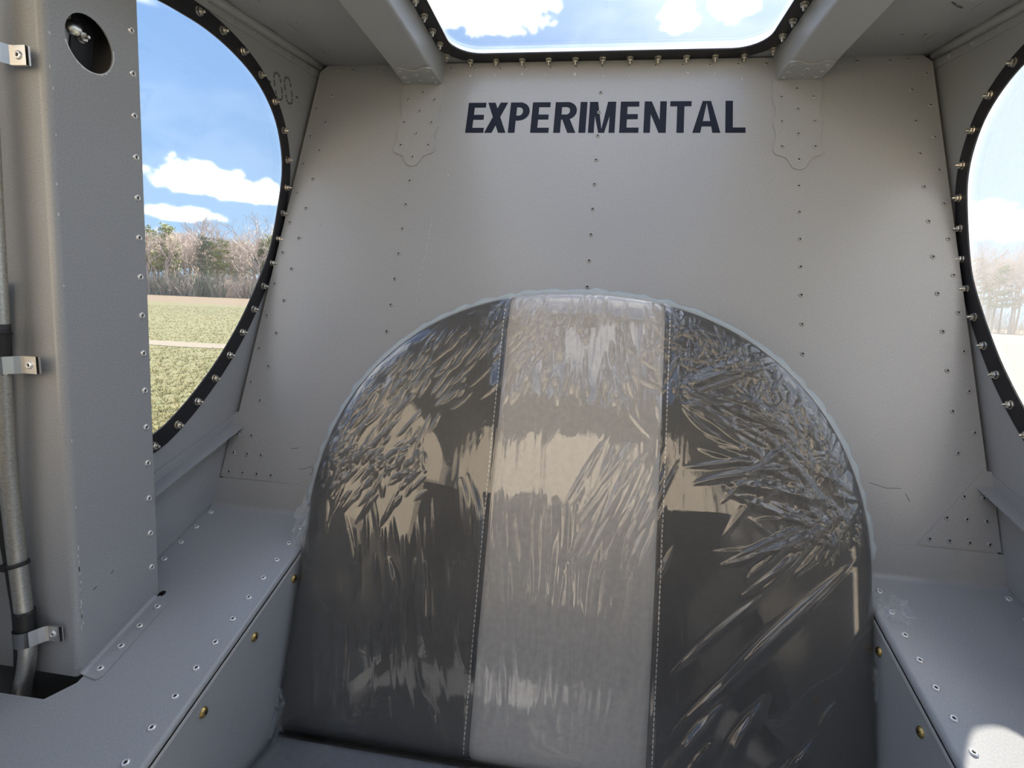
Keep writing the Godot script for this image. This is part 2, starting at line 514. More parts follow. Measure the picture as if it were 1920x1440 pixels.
func side_wall(s: float) -> void:
	var fr := wall_frame(s)
	var left := s < 0
	var t := thing("wall_left" if left else "wall_right", "grey side wall round the clear oval window" if left else "grey side wall round the hazy oval window", "wall", fr.p(0, 0), "", "structure")
	var hole := window_outline()
	var slope := func(a: float) -> float: return 0.5784 + (a + 0.2278) * 0.2136
	var front := 0.212
	var head := 0.0
	var st := tool()
	plate(st, fr, v2([-0.52, 0.0002, front, 0.0002, head, slope.call(head) + 0.01, -0.52, slope.call(-0.52) + 0.01]), -0.001, 0.0, [grown(hole, 0.004)], 0.03)
	part("panel", done(st), M.grey_paint, t)
	# cover over the side box, outboard of the panel
	st = tool()
	box(st, fl, minf(s * 0.4676, s * 0.56), maxf(s * 0.4676, s * 0.56), -0.2345 if left else -0.225, 0.012, -0.0012, 0.0)
	part("side_box_cover", done(st), M.grey_paint, t)
	# lapped lower sheet
	st = tool()
	plate(st, fr, v2([0.19, 0.002, -0.038, 0.002, -0.036, 0.034, 0.02, 0.0815, 0.17, 0.0815]), 0.0, 0.0008)
	part("lap_sheet", done(st), M.grey_paint, t)
	# stencilled mill mark
	if left:
		st = tool()
		var strokes := []
		for d in [[-0.3010, 0.4945], [-0.3270, 0.4905]]:
			for k in 14:
				var a := TAU * k / 14
				var b := a + TAU / 20
				strokes.append([d[0] + 0.0085 * signf(cos(a)) * pow(absf(cos(a)), 0.6), d[1] + 0.0165 * signf(sin(a)) * pow(absf(sin(a)), 0.6), d[0] + 0.0085 * signf(cos(b)) * pow(absf(cos(b)), 0.6), d[1] + 0.0165 * signf(sin(b)) * pow(absf(sin(b)), 0.6)])
		strokes.append([-0.277, 0.500, -0.284, 0.499])
		strokes.append([-0.346, 0.4835, -0.352, 0.4825])
		for q in strokes: stroke(st, fr, Vector2(q[0], q[1]), Vector2(q[2], q[3]), 0.0028, 0.00025)
		part("ink_mark", done(st), M.ink, t)
	# window
	var no := 1 if left else 2
	var win := thing("window_%d" % no, "oval side window with clear pane and black bolted seal" if left else "oval side window with hazy film over its pane and black bolted seal", "window", fr.p(-0.05, 0.142), "", "structure")
	st = tool()
	plate(st, fr, grown(hole, 0.0205), 0.0, 0.0018, [hole], 0.01)
	part("seal", done(st), M.rubber_seal, win)
	st = tool()
	plate(st, fr, grown(hole, 0.018), -0.006, -0.0035, [], 0.02)
	part("pane", done(st), M.clear_pane, win)
	if not left:
		st = tool()
		plate(st, fr, grown(hole, 0.017), -0.0072, -0.0070, [], 0.02)
		part("protective_film", done(st), M.hazy_film, win)
	bolts_on(grown(hole, 0.0120), 0.0392, fr, 0.0018, win, 0.02)

func stroke(st: SurfaceTool, fr: Frame, a: Vector2, b: Vector2, width: float, t: float) -> void:
	var d := (b - a).normalized() * width * 0.5
	var e := Vector2(-d.y, d.x)
	var q := [a + e, b + e, b - e, a - e]
	hexa(st, [fr.p(q[0].x, q[0].y, 0), fr.p(q[1].x, q[1].y, 0), fr.p(q[2].x, q[2].y, 0), fr.p(q[3].x, q[3].y, 0), fr.p(q[0].x, q[0].y, t), fr.p(q[1].x, q[1].y, t), fr.p(q[2].x, q[2].y, t), fr.p(q[3].x, q[3].y, t)])

const SKY_FRONT := -0.65
const ROOF_FRONT := -1.31

func skylight_outline() -> PackedVector2Array:
	var out := PackedVector2Array()
	var x := 0.2155
	var r := 0.042
	for k in 9:
		var a := PI / 2 * k / 8
		out.append(Vector2(x - r + r * cos(a), -0.0265 - r + r * sin(a)))
	for k in 9:
		var a := PI / 2 + PI / 2 * k / 8
		out.append(Vector2(-x + r + r * cos(a), -0.0265 - r + r * sin(a)))
	for k in 9:
		var a := PI + PI / 2 * k / 8
		out.append(Vector2(-x + r + r * cos(a), SKY_FRONT + r + r * sin(a)))
	for k in 9:
		var a := PI * 1.5 + PI / 2 * k / 8
		out.append(Vector2(x - r + r * cos(a), SKY_FRONT + r + r * sin(a)))
	return out

func roof() -> void:
	var t := thing("ceiling", "grey painted roof panels either side of the skylight", "ceiling", fc.p(0, 0), "", "structure")
	var down := Frame.new(fc.o, fc.a, fc.b, -fc.n)
	var hole := dense(skylight_outline(), 0.02)
	var st := tool()
	var hole2 := dense(v2([-0.2155, -1.03, 0.2155, -1.03, 0.2155, -0.745, -0.2155, -0.745]), 0.02)
	plate(st, fc, v2([-0.30, ROOF_FRONT, 0.30, ROOF_FRONT, 0.30, 0.03, -0.30, 0.03]), 0.0, 0.0015, [grown(hole, 0.004), hole2], 0.03)
	part("middle_panel", done(st), M.grey_paint, t)
	for s in [-1.0, 1.0]:
		st = tool(true)
		var n := 16
		for k in n:
			var c0 := 0.03 + (ROOF_FRONT - 0.03) * k / n
			var c1 := 0.03 + (ROOF_FRONT - 0.03) * (k + 1) / n
			quad(st, shoulder(s, 0.2985, c0), shoulder(s, 0.47, c0), shoulder(s, 0.47, c1), shoulder(s, 0.2985, c1))
			quad(st, shoulder(s, 0.2985, c0, 0.0015), shoulder(s, 0.47, c0, 0.0015), shoulder(s, 0.47, c1, 0.0015), shoulder(s, 0.2985, c1, 0.0015))
		var panel := part("shoulder_panel", done(st), M.grey_paint, t)
		for k in 8:
			var c := -0.0312 - 0.0445 * k
			put("rivet", rivet_painted, shoulder(s, 0.4135, c), Basis(X, PI), panel)
			put("rivet", rivet_painted, shoulder(s, 0.3945, c - 0.030), Basis(X, PI), panel)
		if s > 0:
			# rolled mill mark on the sheet
			st = tool()
			for q in [[0.3687, -0.0603, 0.3716, -0.0704], [0.3738, -0.0719, 0.3802, -0.0713], [0.3933, -0.0585, 0.3956, -0.0744], [0.3709, -0.0811, 0.3737, -0.0976], [0.3731, -0.0825, 0.3821, -0.0825], [0.3821, -0.0825, 0.3813, -0.0954], [0.3830, -0.0968, 0.3951, -0.0976], [0.3951, -0.0976, 0.3952, -0.0856], [0.3876, -0.0833, 0.3950, -0.0860], [0.3729, -0.1085, 0.3744, -0.1185], [0.3759, -0.1209, 0.3950, -0.1249], [0.3956, -0.1239, 0.3957, -0.1128], [0.3748, -0.1078, 0.3886, -0.1103], [0.3815, -0.1177, 0.3860, -0.1164], [0.3770, -0.1455, 0.3852, -0.1394], [0.3863, -0.1377, 0.3941, -0.1353]]:
				var a := shoulder(s, q[0], q[1], -0.0011)
				var b := shoulder(s, q[2], q[3], -0.0011)
				var e := (b - a).normalized().cross(Vector3.UP) * 0.0010
				quad(st, a + e, b + e, b - e, a - e)
			part("ink_mark", done(st), M.ink, panel)
	# skylight
	var win := thing("window_3", "overhead skylight with black bolted seal above the lettering", "skylight", fc.p(0, -0.3), "", "structure")
	st = tool()
	plate(st, down, grown(hole, 0.0255), 0.0, 0.0018, [hole], 0.02)
	part("seal", done(st), M.rubber_seal, win)
	st = tool()
	plate(st, fc, grown(hole, 0.02), 0.004, 0.0065, [], 0.03)
	part("pane", done(st), M.clear_pane, win)
	for k in 11: put("bolt", bolt_mesh, down.p(-0.1965 + 0.0392 * k, -0.0085, 0.0018), down.turned().rotated(down.n, rng.randf() * TAU), win)
	for s in [-1.0, 1.0]:
		for k in 13: put("bolt", bolt_mesh, down.p(s * 0.2285, -0.0260 - 0.0355 * k, 0.0018), down.turned().rotated(down.n, rng.randf() * TAU), win)

func corner_trim(s: float) -> void:
	var fr := wall_frame(s)
	var t := thing("trim_%d" % (1 if s < 0 else 2), "riveted grey corner angle between roof and the %s side wall" % ("post" if s < 0 else "hazy window"), "trim", shoulder(s, 0.44, -0.2), "", "structure")
	var st := tool()
	var n := 10
	for k in n:
		var c0 := -0.004 - 0.45 * k / n
		var c1 := -0.004 - 0.45 * (k + 1) / n
		# flange under the roof
		hexa(st, [shoulder(s, 0.4045, c0, -0.0001), shoulder(s, 0.4295, c0, -0.0001), shoulder(s, 0.4295, c1, -0.0001), shoulder(s, 0.4045, c1, -0.0001), shoulder(s, 0.4045, c0, -0.0015), shoulder(s, 0.4295, c0, -0.0015), shoulder(s, 0.4295, c1, -0.0015), shoulder(s, 0.4045, c1, -0.0015)])
	part("roof_flange", done(st), M.grey_paint, t)
	st = tool()
	var top := func(a: float) -> float: return 0.5784 + (a + 0.2278) * 0.2136
	plate(st, fr, v2([-0.455, top.call(-0.455) - 0.0255, 0.02, top.call(0.02) - 0.0255, 0.02, top.call(0.02) - 0.006, -0.455, top.call(-0.455) - 0.006]), 0.0, 0.0014)
	var flange := part("wall_flange", done(st), M.grey_paint, t)
	for k in 9:
		var a := -0.3938 + 0.0438 * k
		rivets([[a, top.call(a) - 0.0185]], fr, 0.0014, rivet_painted, flange)
	# rolled bead in the corner, stopping short of the bulkhead
	var path := []
	for k in 9:
		var c := -0.010 - 0.05 * k
		path.append(shoulder(s, 0.4375, c, -0.0045))
	st = tool(true)
	sweep(st, path, same(0.0058, path.size()), 10)
	part("bead", done(st), M.grey_paint, t)

func beam(s: float) -> void:
	var word := "first letter" if s < 0 else "last letter"
	var t := thing("roof_beam", "grey box roof beam running forward above the %s of the lettering" % word, "beam", fc.p(s * 0.267, 0), "roof beams beside the skylight")
	var h := -0.0350
	# cross-section: outer side, bottom, rounded inner crease, inner side
	var prof := [Vector2(0.2985, 0.0), Vector2(0.2985, h + 0.002), Vector2(0.2965, h)]
	for k in 6:
		var a := PI / 2 * k / 5
		prof.append(Vector2(0.2450 - 0.0045 * sin(a * 0.9), h + 0.0045 - 0.0045 * cos(a * 0.9)))
	prof.append(Vector2(0.2355, 0.0))
	var st := tool(true)
	var front := ROOF_FRONT
	for k in prof.size() - 1:
		var p: Vector2 = prof[k]
		var q: Vector2 = prof[k + 1]
		st.set_smooth_group(0 if k >= 2 and k < 8 else -1)
		quad(st, fc.p(s * p.x, 0.016 * (-p.y / 0.035) * 0.0, p.y), fc.p(s * q.x, 0, q.y), fc.p(s * q.x, front, q.y), fc.p(s * p.x, front, p.y))
	part("channel", done(st), M.grey_paint, t)
	# bent strap: scalloped plate on the beam, fold, scalloped plate on the bulkhead
	var b := thing("strap_bracket", "scalloped grey strap bracket riveted under the %s beam end" % ("first-letter" if s < 0 else "last-letter"), "bracket", fb.p(s * 0.2658, -0.08), "strap brackets of the roof beams")
	var half := [0.0312, 0.0595, 0.0315, 0.039, 0.0308, 0.0216, 0.0277, 0.0112, 0.0280, 0.0005, 0.0316, -0.0108, 0.0295, -0.0213, 0.0277, -0.0325, 0.0303, -0.0440, 0.0316, -0.0535, 0.0280, -0.0590, 0.0210, -0.0617, 0.0147, -0.0655, 0.0108, -0.0735, 0.0068, -0.0790]
	var pts := []
	for k in range(0, half.size(), 2): pts.append(Vector2(half[k], half[k + 1]))
	var right: PackedVector2Array = PackedVector2Array()
	var chain := pts.duplicate()
	chain.append(Vector2(0, -0.0812))
	for k in chain.size() - 1:
		for j in 5: right.append(chain[k].cubic_interpolate(chain[k + 1], chain[maxi(k - 1, 0)], chain[mini(k + 2, chain.size() - 1)], j / 5.0))
	var ring := PackedVector2Array()
	for q in right: ring.append(Vector2(s * 0.2658 + q.x, q.y))
	ring.append(Vector2(s * 0.2658, -0.0812))
	for k in range(right.size() - 1, -1, -1): ring.append(Vector2(s * 0.2658 - right[k].x, right[k].y))
	st = tool()
	plate(st, fb, ring, 0.0, 0.0018, [circle(Vector2(s * 0.2658, 0.0445), 0.0014, 10)], 0.004)
	var lower := part("wall_plate", done(st), M.grey_paint, b)
	st = tool()
	plate(st, fb, circle(Vector2(s * 0.2658, 0.0445), 0.0016, 10), 0.0, 0.0002)
	part("drilled_hole", done(st), M.dark_hole, lower)
	for q in [[0.021, 0.0305], [-0.021, 0.0305], [0.0, 0.011], [0.021, -0.0085], [-0.021, -0.0085], [0.0, -0.0276], [0.021, -0.047], [-0.021, -0.047], [0.0, -0.0665]]:
		rivets([[s * 0.2658 + q[0], q[1]]], fb, 0.0018, rivet_painted, lower)
	var under := Frame.new(fb.p(0, 0.0610), X, R, -fc.n)
	var y0 := 0.0125
	var up := [0.029, y0 - 0.014, 0.029, -0.040, 0.0278, -0.0525, 0.021, -0.0552, 0.013, -0.0530, 0.007, -0.0475, 0.0, -0.0462]
	var ru := PackedVector2Array()
	for k in range(0, up.size(), 2): ru.append(Vector2(up[k], up[k + 1]))
	ring = PackedVector2Array()
	for q in ru: ring.append(Vector2(s * 0.267 + q.x, q.y))
	for k in range(ru.size() - 2, -1, -1): ring.append(Vector2(s * 0.267 - ru[k].x, ru[k].y))
	st = tool()
	plate(st, under, ring, 0.0, 0.0020, [], 0.004)
	var upper := part("beam_plate", done(st), M.grey_paint, b)
	for q in [[0.021, -0.045], [-0.021, -0.045], [0.0, -0.034], [0.021, -0.0256], [-0.021, -0.0256], [0.0, -0.0158], [0.021, -0.0085], [-0.021, -0.0085]]:
		rivets([[s * 0.267 + q[0], q[1]]], under, 0.0020, rivet_painted, upper)
	# rounded fold between the two plates
	st = tool(true)
	var c0 := under.p(0, -0.0022, 0.0020)
	var c1 := fb.p(0, 0.0585, 0.0018)
	var mid := (c0 + c1) * 0.5 + (fb.n - fc.n).normalized() * 0.0005
	var n := 6
	for k in n:
		var f0 := float(k) / n
		var f1 := float(k + 1) / n
		var p0 := c0.lerp(mid, f0).lerp(mid.lerp(c1, f0), f0)
		var p1 := c0.lerp(mid, f1).lerp(mid.lerp(c1, f1), f1)
		quad(st, p0 + X * (s * 0.2665 - 0.0305), p0 + X * (s * 0.2665 + 0.0305), p1 + X * (s * 0.2665 + 0.0312), p1 + X * (s * 0.2665 - 0.0312))
	part("fold", done(st), M.grey_paint, b)

func ledge(s: float) -> void:
	var left := s < 0
	var t := thing("side_ledge", "grey sheet-metal ledge carrying the upright box post" if left else "grey sheet-metal ledge under the hazy window", "ledge", fl.p(s * 0.39, -0.2), "riveted side ledges")
	var st := tool()
	if left:
		plate(st, fl, v2([-0.3180, -0.006, -0.3180, -0.46, -0.549, -0.46, -0.549, -0.264, -0.4415, -0.2622, -0.4265, -0.2445, -0.4262, -0.238, -0.4320, -0.2345, -0.4674, -0.2345, -0.4674, -0.006]), -0.0012, 0.0, [circle(Vector2(-0.4255, -0.1425), 0.0042, 14)], 0.012)
	else:
		plate(st, fl, v2([0.3180, -0.006, 0.4674, -0.006, 0.4674, -0.225, 0.55, -0.225, 0.55, -0.46, 0.3180, -0.46]), -0.0012, 0.0, [], 0.03)
	part("sheet", done(st), M.grey_paint, t)
	# rear flange turned up against the bulkhead with a rounded fold
	st = tool(true)
	var prof := [fl.p(0, -0.0062, 0)]
	var c0 := fl.p(0, -0.006)
	var c1 := fb.p(0, FOLD + 0.006, 0.0012)
	var knee := fl.p(0, 0.0002, 0.0002)
	for k in 6:
		var f := k / 5.0
		prof.append(c0.lerp(knee, f).lerp(knee.lerp(c1, f), f))
	prof.append(fb.p(0, FOLD + 0.0350, 0.0012))
	prof.append(fb.p(0, FOLD + 0.0352, 0.0))
	for k in prof.size() - 1:
		st.set_smooth_group(0 if k < 7 else -1)
		var far0 := X * (s * 0.4668)
		quad(st, prof[k] + X * (s * 0.3165), prof[k + 1] + X * (s * 0.3165), prof[k + 1] + far0, prof[k] + far0)
	part("rear_flange", done(st), M.grey_paint, t)
	# rounded lip along the seat side
	st = tool(true)
	var path := []
	for k in 8: path.append(fl.p(s * 0.3180, -0.001 - 0.0656 * k, -0.0042))
	sweep(st, path, same(0.0042, 8), 10)
	part("rolled_lip", done(st), M.grey_paint, t)
	for k in 13:
		rivets([[s * 0.3301, -0.0245 - 0.02725 * k]], fl, 0.0, rivet_bare, t)
	var outer := [-0.0151, -0.0425, -0.070, -0.0975] if left else [-0.0151, -0.0425, -0.070, -0.0975, -0.125, -0.152]
	for c in outer: rivets([[s * 0.4590, c]], fl, 0.0, rivet_bare, t)
	# upright panel between ledge and seat
	var side := Frame.new(fl.p(s * 0.3145, 0, 0), L, Vector3(0, 0.951, 0.3092), X * -s)
	st = tool()
	plate(st, side, v2([0.03, -0.0105, -0.46, -0.0105, -0.46, -0.40, 0.03, -0.40]), 0.0, 0.0012, [], 0.1)
	var q := part("upright_panel", done(st), M.grey_paint, t)
	st = tool()
	box(st, side, -0.46, 0.03, -0.0105, -0.0080, 0.0002, 0.0014)
	part("bare_edge", done(st), M.pale_metal, q)
	for k in 5:
		put("screw", screw_mesh, side.p(-0.0808 - 0.0788 * k, -0.0247, 0.0012), side.turned().rotated(side.n, rng.randf() * TAU), q)
	# stiffener angle on the side wall above the ledge
	var fr := wall_frame(s)
	var a := thing("stiffener_angle", "tapered grey stiffener angle on the wall %s" % ("behind the post" if left else "below the hazy window"), "stiffener", fr.p(0, 0.08), "wall stiffeners above the ledges")
	st = tool()
	var end := 0.165
	hexa(st, [fr.p(-0.098, 0.0800, 0.0012), fr.p(-0.112, 0.0800, 0.0180), fr.p(end, 0.0900, 0.0180), fr.p(end, 0.0900, 0.0012), fr.p(-0.098, 0.0814, 0.0012), fr.p(-0.112, 0.0814, 0.0180), fr.p(end, 0.0914, 0.0180), fr.p(end, 0.0914, 0.0012)])
	part("shelf_leg", done(st), M.grey_paint, a)
	st = tool()
	hexa(st, [fr.p(-0.098, 0.0814, 0.0004), fr.p(end, 0.0914, 0.0004), fr.p(end, 0.1030, 0.0004), fr.p(-0.085, 0.0940, 0.0004), fr.p(-0.098, 0.0814, 0.0014), fr.p(end, 0.0914, 0.0014), fr.p(end, 0.1030, 0.0014), fr.p(-0.085, 0.0940, 0.0014)])
	part("wall_leg", done(st), M.grey_paint, a)

func post() -> void:
	var x0 := -0.4282
	var yb := 1.345
	var yt := 2.02
	var up := Vector3(0, 1, -0.0232).normalized()
	var fr := Frame.new(Vector3(x0, yb, -0.4685), Vector3(0, 0, 1), up, Vector3(1, 0, 0))   # a: forward from the aft edge, b: up
	var t := thing("box_post", "blue-grey box post with round hole standing on the ledge", "post", Vector3(-0.44, 1.36, -0.42))
	var st := tool()
	var w := 0.0905
	var hh := (yt - yb) / up.y
	var hole := circle(Vector2(0.0501, 0.5575), 0.0222, 30)
	var slope := func(z: float) -> float: return ((1.4228 - 0.3251 * (z + 0.606)) - yb)
	plate(st, fr, v2([0.0, slope.call(-0.4685), w - 0.006, slope.call(-0.384), w - 0.006, hh, 0.0, hh]), -0.0012, 0.0, [hole], 0.03)
	var face := part("inboard_face", done(st), M.grey_paint, t)
	# rounded forward corner and the face toward the cabin
	st = tool(true)
	var prof := []
	for k in 7:
		var a := PI / 2 * k / 6
		prof.append(Vector2(w - 0.006 + 0.006 * sin(a), -0.006 + 0.006 * cos(a)))
	prof.append(Vector2(w, -0.105))
	prof.append(Vector2(0.0, -0.105))
	prof.append(Vector2(0.0, 0.0))
	for k in prof.size() - 1:
		st.set_smooth_group(0 if k < 6 else -1)
		var p: Vector2 = prof[k]
		var q: Vector2 = prof[k + 1]
		quad(st, fr.p(p.x, slope.call(-0.4685 + p.x), p.y), fr.p(q.x, slope.call(-0.4685 + q.x), q.y), fr.p(q.x, hh, q.y), fr.p(p.x, hh, p.y))
	quad(st, fr.p(0, hh, 0), fr.p(w, hh, 0), fr.p(w, hh, -0.105), fr.p(0, hh, -0.105))
	quad(st, fr.p(0, 0.035, -0.002), fr.p(w, 0.012, -0.002), fr.p(w, 0.012, -0.105), fr.p(0, 0.035, -0.105))
	part("shell", done(st), M.grey_paint, t)
	# worn bare rim along the lower edge of the hole
	st = tool()
	for k in range(3, 30):
		var a0 := deg_to_rad(150.0 + 6.5 * k)
		var a1 := deg_to_rad(150.0 + 6.5 * (k + 1))
		var e := 0.0004 + 0.0011 * absf(sin(k * 1.7)) * absf(sin(k * 0.37))
		var c := Vector2(0.0501, 0.5575)
		var i0 := c + Vector2(cos(a0), sin(a0)) * 0.0221
		var i1 := c + Vector2(cos(a1), sin(a1)) * 0.0221
		var o0 := c + Vector2(cos(a0), sin(a0)) * (0.0224 + e)
		var o1 := c + Vector2(cos(a1), sin(a1)) * (0.0224 + e)
		quad(st, fr.p(i0.x, i0.y, 0.0002), fr.p(i1.x, i1.y, 0.0002), fr.p(o1.x, o1.y, 0.0002), fr.p(o0.x, o0.y, 0.0002))
	part("worn_hole_rim", done(st), M.pale_metal, face)
	# chips along the forward corner
	st = tool()
	for k in 26:
		var b := 0.035 + 0.09 * rng.randf() if k < 16 else 0.1 + 0.5 * rng.randf()
		var a := w - 0.005 + (rng.randf() - 0.5) * 0.002
		stroke(st, fr, Vector2(a, b), Vector2(a + (rng.randf() - 0.5) * 0.001, b + 0.0015 + 0.004 * rng.randf() * (1.0 if k < 16 else 0.3)), 0.0007 + 0.0007 * rng.randf(), 0.0001)
	part("marks_and_chips", done(st), M.pale_metal, face).set_meta("kind", "stuff")
	st = tool()
	for q in [[0.0545, 0.0845, 0.0515, 0.0862], [0.0735, 0.0785, 0.0695, 0.0795]]: stroke(st, fr, Vector2(q[0], q[1]), Vector2(q[2], q[3]), 0.0009, 0.0001)
	part("scuff_marks", done(st), M.ink, face).set_meta("kind", "stuff")
	for k in 15:
		rivets([[0.0075, 0.0675 + 0.0372 * k]], fr, 0.0, rivet_bare, face)
	# foot flange on the ledge
	st = tool()
	var ff := Frame.new(fl.o, fl.a, fl.b, fl.n)
	plate(st, ff, v2([-0.4242, -0.238, -0.4115, -0.2400, -0.4080, -0.2360, -0.4080, -0.1500, -0.4242, -0.1460]), 0.0, 0.0012)
	var foot := part("foot_flange", done(st), M.grey_paint, t)
	for c in [-0.1595, -0.1831, -0.2062, -0.2298]: rivets([[-0.4160, c]], ff, 0.0012, rivet_bare, foot)
	st = tool(true)
	for k in 5:
		var a0 := PI / 2 * k / 5
		var a1 := PI / 2 * (k + 1) / 5
		var p0 := Vector2(-0.4242 - 0.0038 * sin(a0), 0.0050 - 0.0038 * cos(a0))
		var p1 := Vector2(-0.4242 - 0.0038 * sin(a1), 0.0050 - 0.0038 * cos(a1))
		quad(st, ff.p(p0.x, -0.238, p0.y), ff.p(p1.x, -0.238, p1.y), ff.p(p1.x, -0.148, p1.y), ff.p(p0.x, -0.148, p0.y))
	part("foot_fold", done(st), M.grey_paint, foot)
	# plated fitting seen inside the hole
	var g := thing("hose_fitting", "plated brass bolt end showing inside the post's hole", "bolt", fr.p(0.045, 0.563, -0.03))
	var turn := Basis(Vector3(0, 0, 1), -PI / 2).rotated(Vector3(0, 1, 0), -0.5)
	st = tool()
	lathe(st, [[0.0100, -0.012], [0.0100, 0.0], [0.0072, 0.001]], 6, fr.p(0.047, 0.5700, -0.022), turn)
	part("nut", done(st), M.brass, g)
	st = tool(true)
	lathe(st, [[0.0068, 0.0], [0.0068, 0.009], [0.0056, 0.0105], [0.0, 0.0105]], 16, fr.p(0.047, 0.5700, -0.022), turn)
	part("threaded_end", done(st), M.plated_steel, g)

func conduit() -> void:
	# aluminium tube beside the post, with clamps, ties and a black cable
	var z := -0.367
	var pts := [Vector3(-0.4608, 1.9878, z - 0.012), Vector3(-0.4618, 1.8028, z - 0.004), Vector3(-0.4639, 1.6589, z), Vector3(-0.4675, 1.5972, z), Vector3(-0.4692, 1.5407, z), Vector3(-0.4686, 1.4944, z), Vector3(-0.4678, 1.4481, z), Vector3(-0.4664, 1.4019, z), Vector3(-0.4666, 1.3793, z), Vector3(-0.4700, 1.3608, z), Vector3(-0.4772, 1.3351, z), Vector3(-0.4854, 1.2888, z)]
	var path := along(pts, 5)
	var t := thing("conduit_tube", "bare aluminium conduit tube clamped beside the box post", "tube", Vector3(-0.4772, 1.3351, z))
	var st := tool(true)
	sweep(st, path, same(0.0068, path.size()), 16)
	part("tube", done(st), M.tube_metal, t)
	st = tool(true)
	var sleeve := along([Vector3(-0.4657, 1.4158, z), Vector3(-0.4663, 1.4019, z), Vector3(-0.4665, 1.3854, z)], 4)
	sweep(st, sleeve, same(0.0076, sleeve.size()), 16)
	part("black_sleeve", done(st), M.black_plastic, t)
	st = tool(true)
	var gap := along([Vector3(-0.4635, 1.6661, z), Vector3(-0.4661, 1.6250, z)], 4)
	sweep(st, gap, same(0.0074, gap.size()), 16)
	part("black_sleeve", done(st), M.black_plastic, t)
	# clamps: a band round the tube and a tab on the post, with a rivet
	for q in [[Vector3(-0.4660, 1.6327, z), "halfway up"], [Vector3(-0.4665, 1.3916, z), "at the foot"], [Vector3(-0.4608, 1.8727, z - 0.008), "near the top"]]:
		var c: Vector3 = q[0]
		var k := thing("tube_clamp", "bent aluminium tube clamp riveted to the post %s" % q[1], "clamp", c, "tube clamps on the post")
		st = tool(true)
		var prof := []
		for i in 9:
			var a := deg_to_rad(200.0 - 22.0 * i)
			prof.append(Vector2(cos(a), sin(a)) * 0.0085)
		prof.append(Vector2(0.0105, -0.0030))
		prof.append(Vector2(0.0125, -0.0070))
		prof.append(Vector2(0.0145, -0.0080))
		prof.append(Vector2(0.0255, -0.0082))
		for i in prof.size() - 1:
			var p: Vector2 = prof[i]
			var r: Vector2 = prof[i + 1]
			st.set_smooth_group(0 if i < 8 else -1)
			for off in [0.0, 0.0012]:
				quad(st, c + Vector3(p.x, -0.0072, p.y + off), c + Vector3(r.x, -0.0072, r.y + off), c + Vector3(r.x, 0.0072, r.y + off), c + Vector3(p.x, 0.0072, p.y + off))
			for e in [-0.0072, 0.0072]:
				quad(st, c + Vector3(p.x, e, p.y), c + Vector3(r.x, e, r.y), c + Vector3(r.x, e, r.y + 0.0012), c + Vector3(p.x, e, p.y + 0.0012))
		part("band", done(st), M.aluminium, k)
		st = tool()
		var tab := Frame.new(c + Vector3(0.0, 0, -0.0097), X, Vector3(0, 1, 0), Vector3(0, 0, 1))
		box(st, tab, 0.012, 0.0268, -0.0070, 0.0070, 0.0, 0.0012)
		part("back_tab", done(st), M.aluminium, k)
		put("rivet", rivet_bare, c + Vector3(0.0192, 0, -0.0069), Basis(X, PI / 2), k)
	# cable ties
	for y in [1.658, 1.459]:
		var u := thing("cable_tie", "black cable tie round the conduit tube %s" % ("above the black cable" if y > 1.5 else "at the rib's height"), "cable tie", Vector3(-0.455, y, z), "cable ties on the conduit")
		st = tool(true)
		lathe(st, [[0.0070, -0.0016], [0.0079, -0.0016], [0.0079, 0.0016], [0.0070, 0.0016]], 18, Vector3(-0.4675 if y < 1.5 else -0.4638, y, z), Basis(Vector3(0, 0, 1), 0.25))
		part("strap", done(st), M.black_plastic, u)
		st = tool()
		var hd := Frame.new(Vector3(-0.475 if y < 1.5 else -0.471, y - 0.002, z + 0.004), X, Vector3(0, 1, 0), Vector3(0, 0, 1))
		box(st, hd, -0.003, 0.003, -0.003, 0.003, -0.003, 0.003)
		part("head", done(st), M.black_plastic, u)
	var cab := along([Vector3(-0.4752, 1.7000, z - 0.008), Vector3(-0.4834, 1.5972, z - 0.006), Vector3(-0.4849, 1.5150, z - 0.004), Vector3(-0.4805, 1.4430, z - 0.004), Vector3(-0.4788, 1.3916, z - 0.004), Vector3(-0.4875, 1.3094, z - 0.004)], 6)
	var cb := thing("cable", "black cable running down behind the conduit tube", "cable", Vector3(-0.4875, 1.3094, z))
	st = tool(true)
	sweep(st, cab, same(0.0045, cab.size()), 10)
	part("sheath", done(st), M.black_plastic, cb)
	# outer skin of the bay beside the post with its ribs
	var bay: Node3D = get_node("wall_left")
	var sf := Frame.new(Vector3(-0.545, 1.0, -0.40), Vector3(0, 0, 1), Vector3(0, 1, 0), X)
	st = tool()
	box(st, sf, -0.03, 0.14, 0.0, 1.0, -0.0012, 0.0)
	part("outer_skin", done(st), M.grey_paint, bay)
	for y in [0.445, 0.40, 0.36]:
		st = tool()
		box(st, sf, -0.02, 0.14, y, y + (0.02 if y > 0.44 else 0.002), 0.0, 0.045 if y > 0.44 else 0.003)
		part("rib", done(st), M.grey_paint, bay)

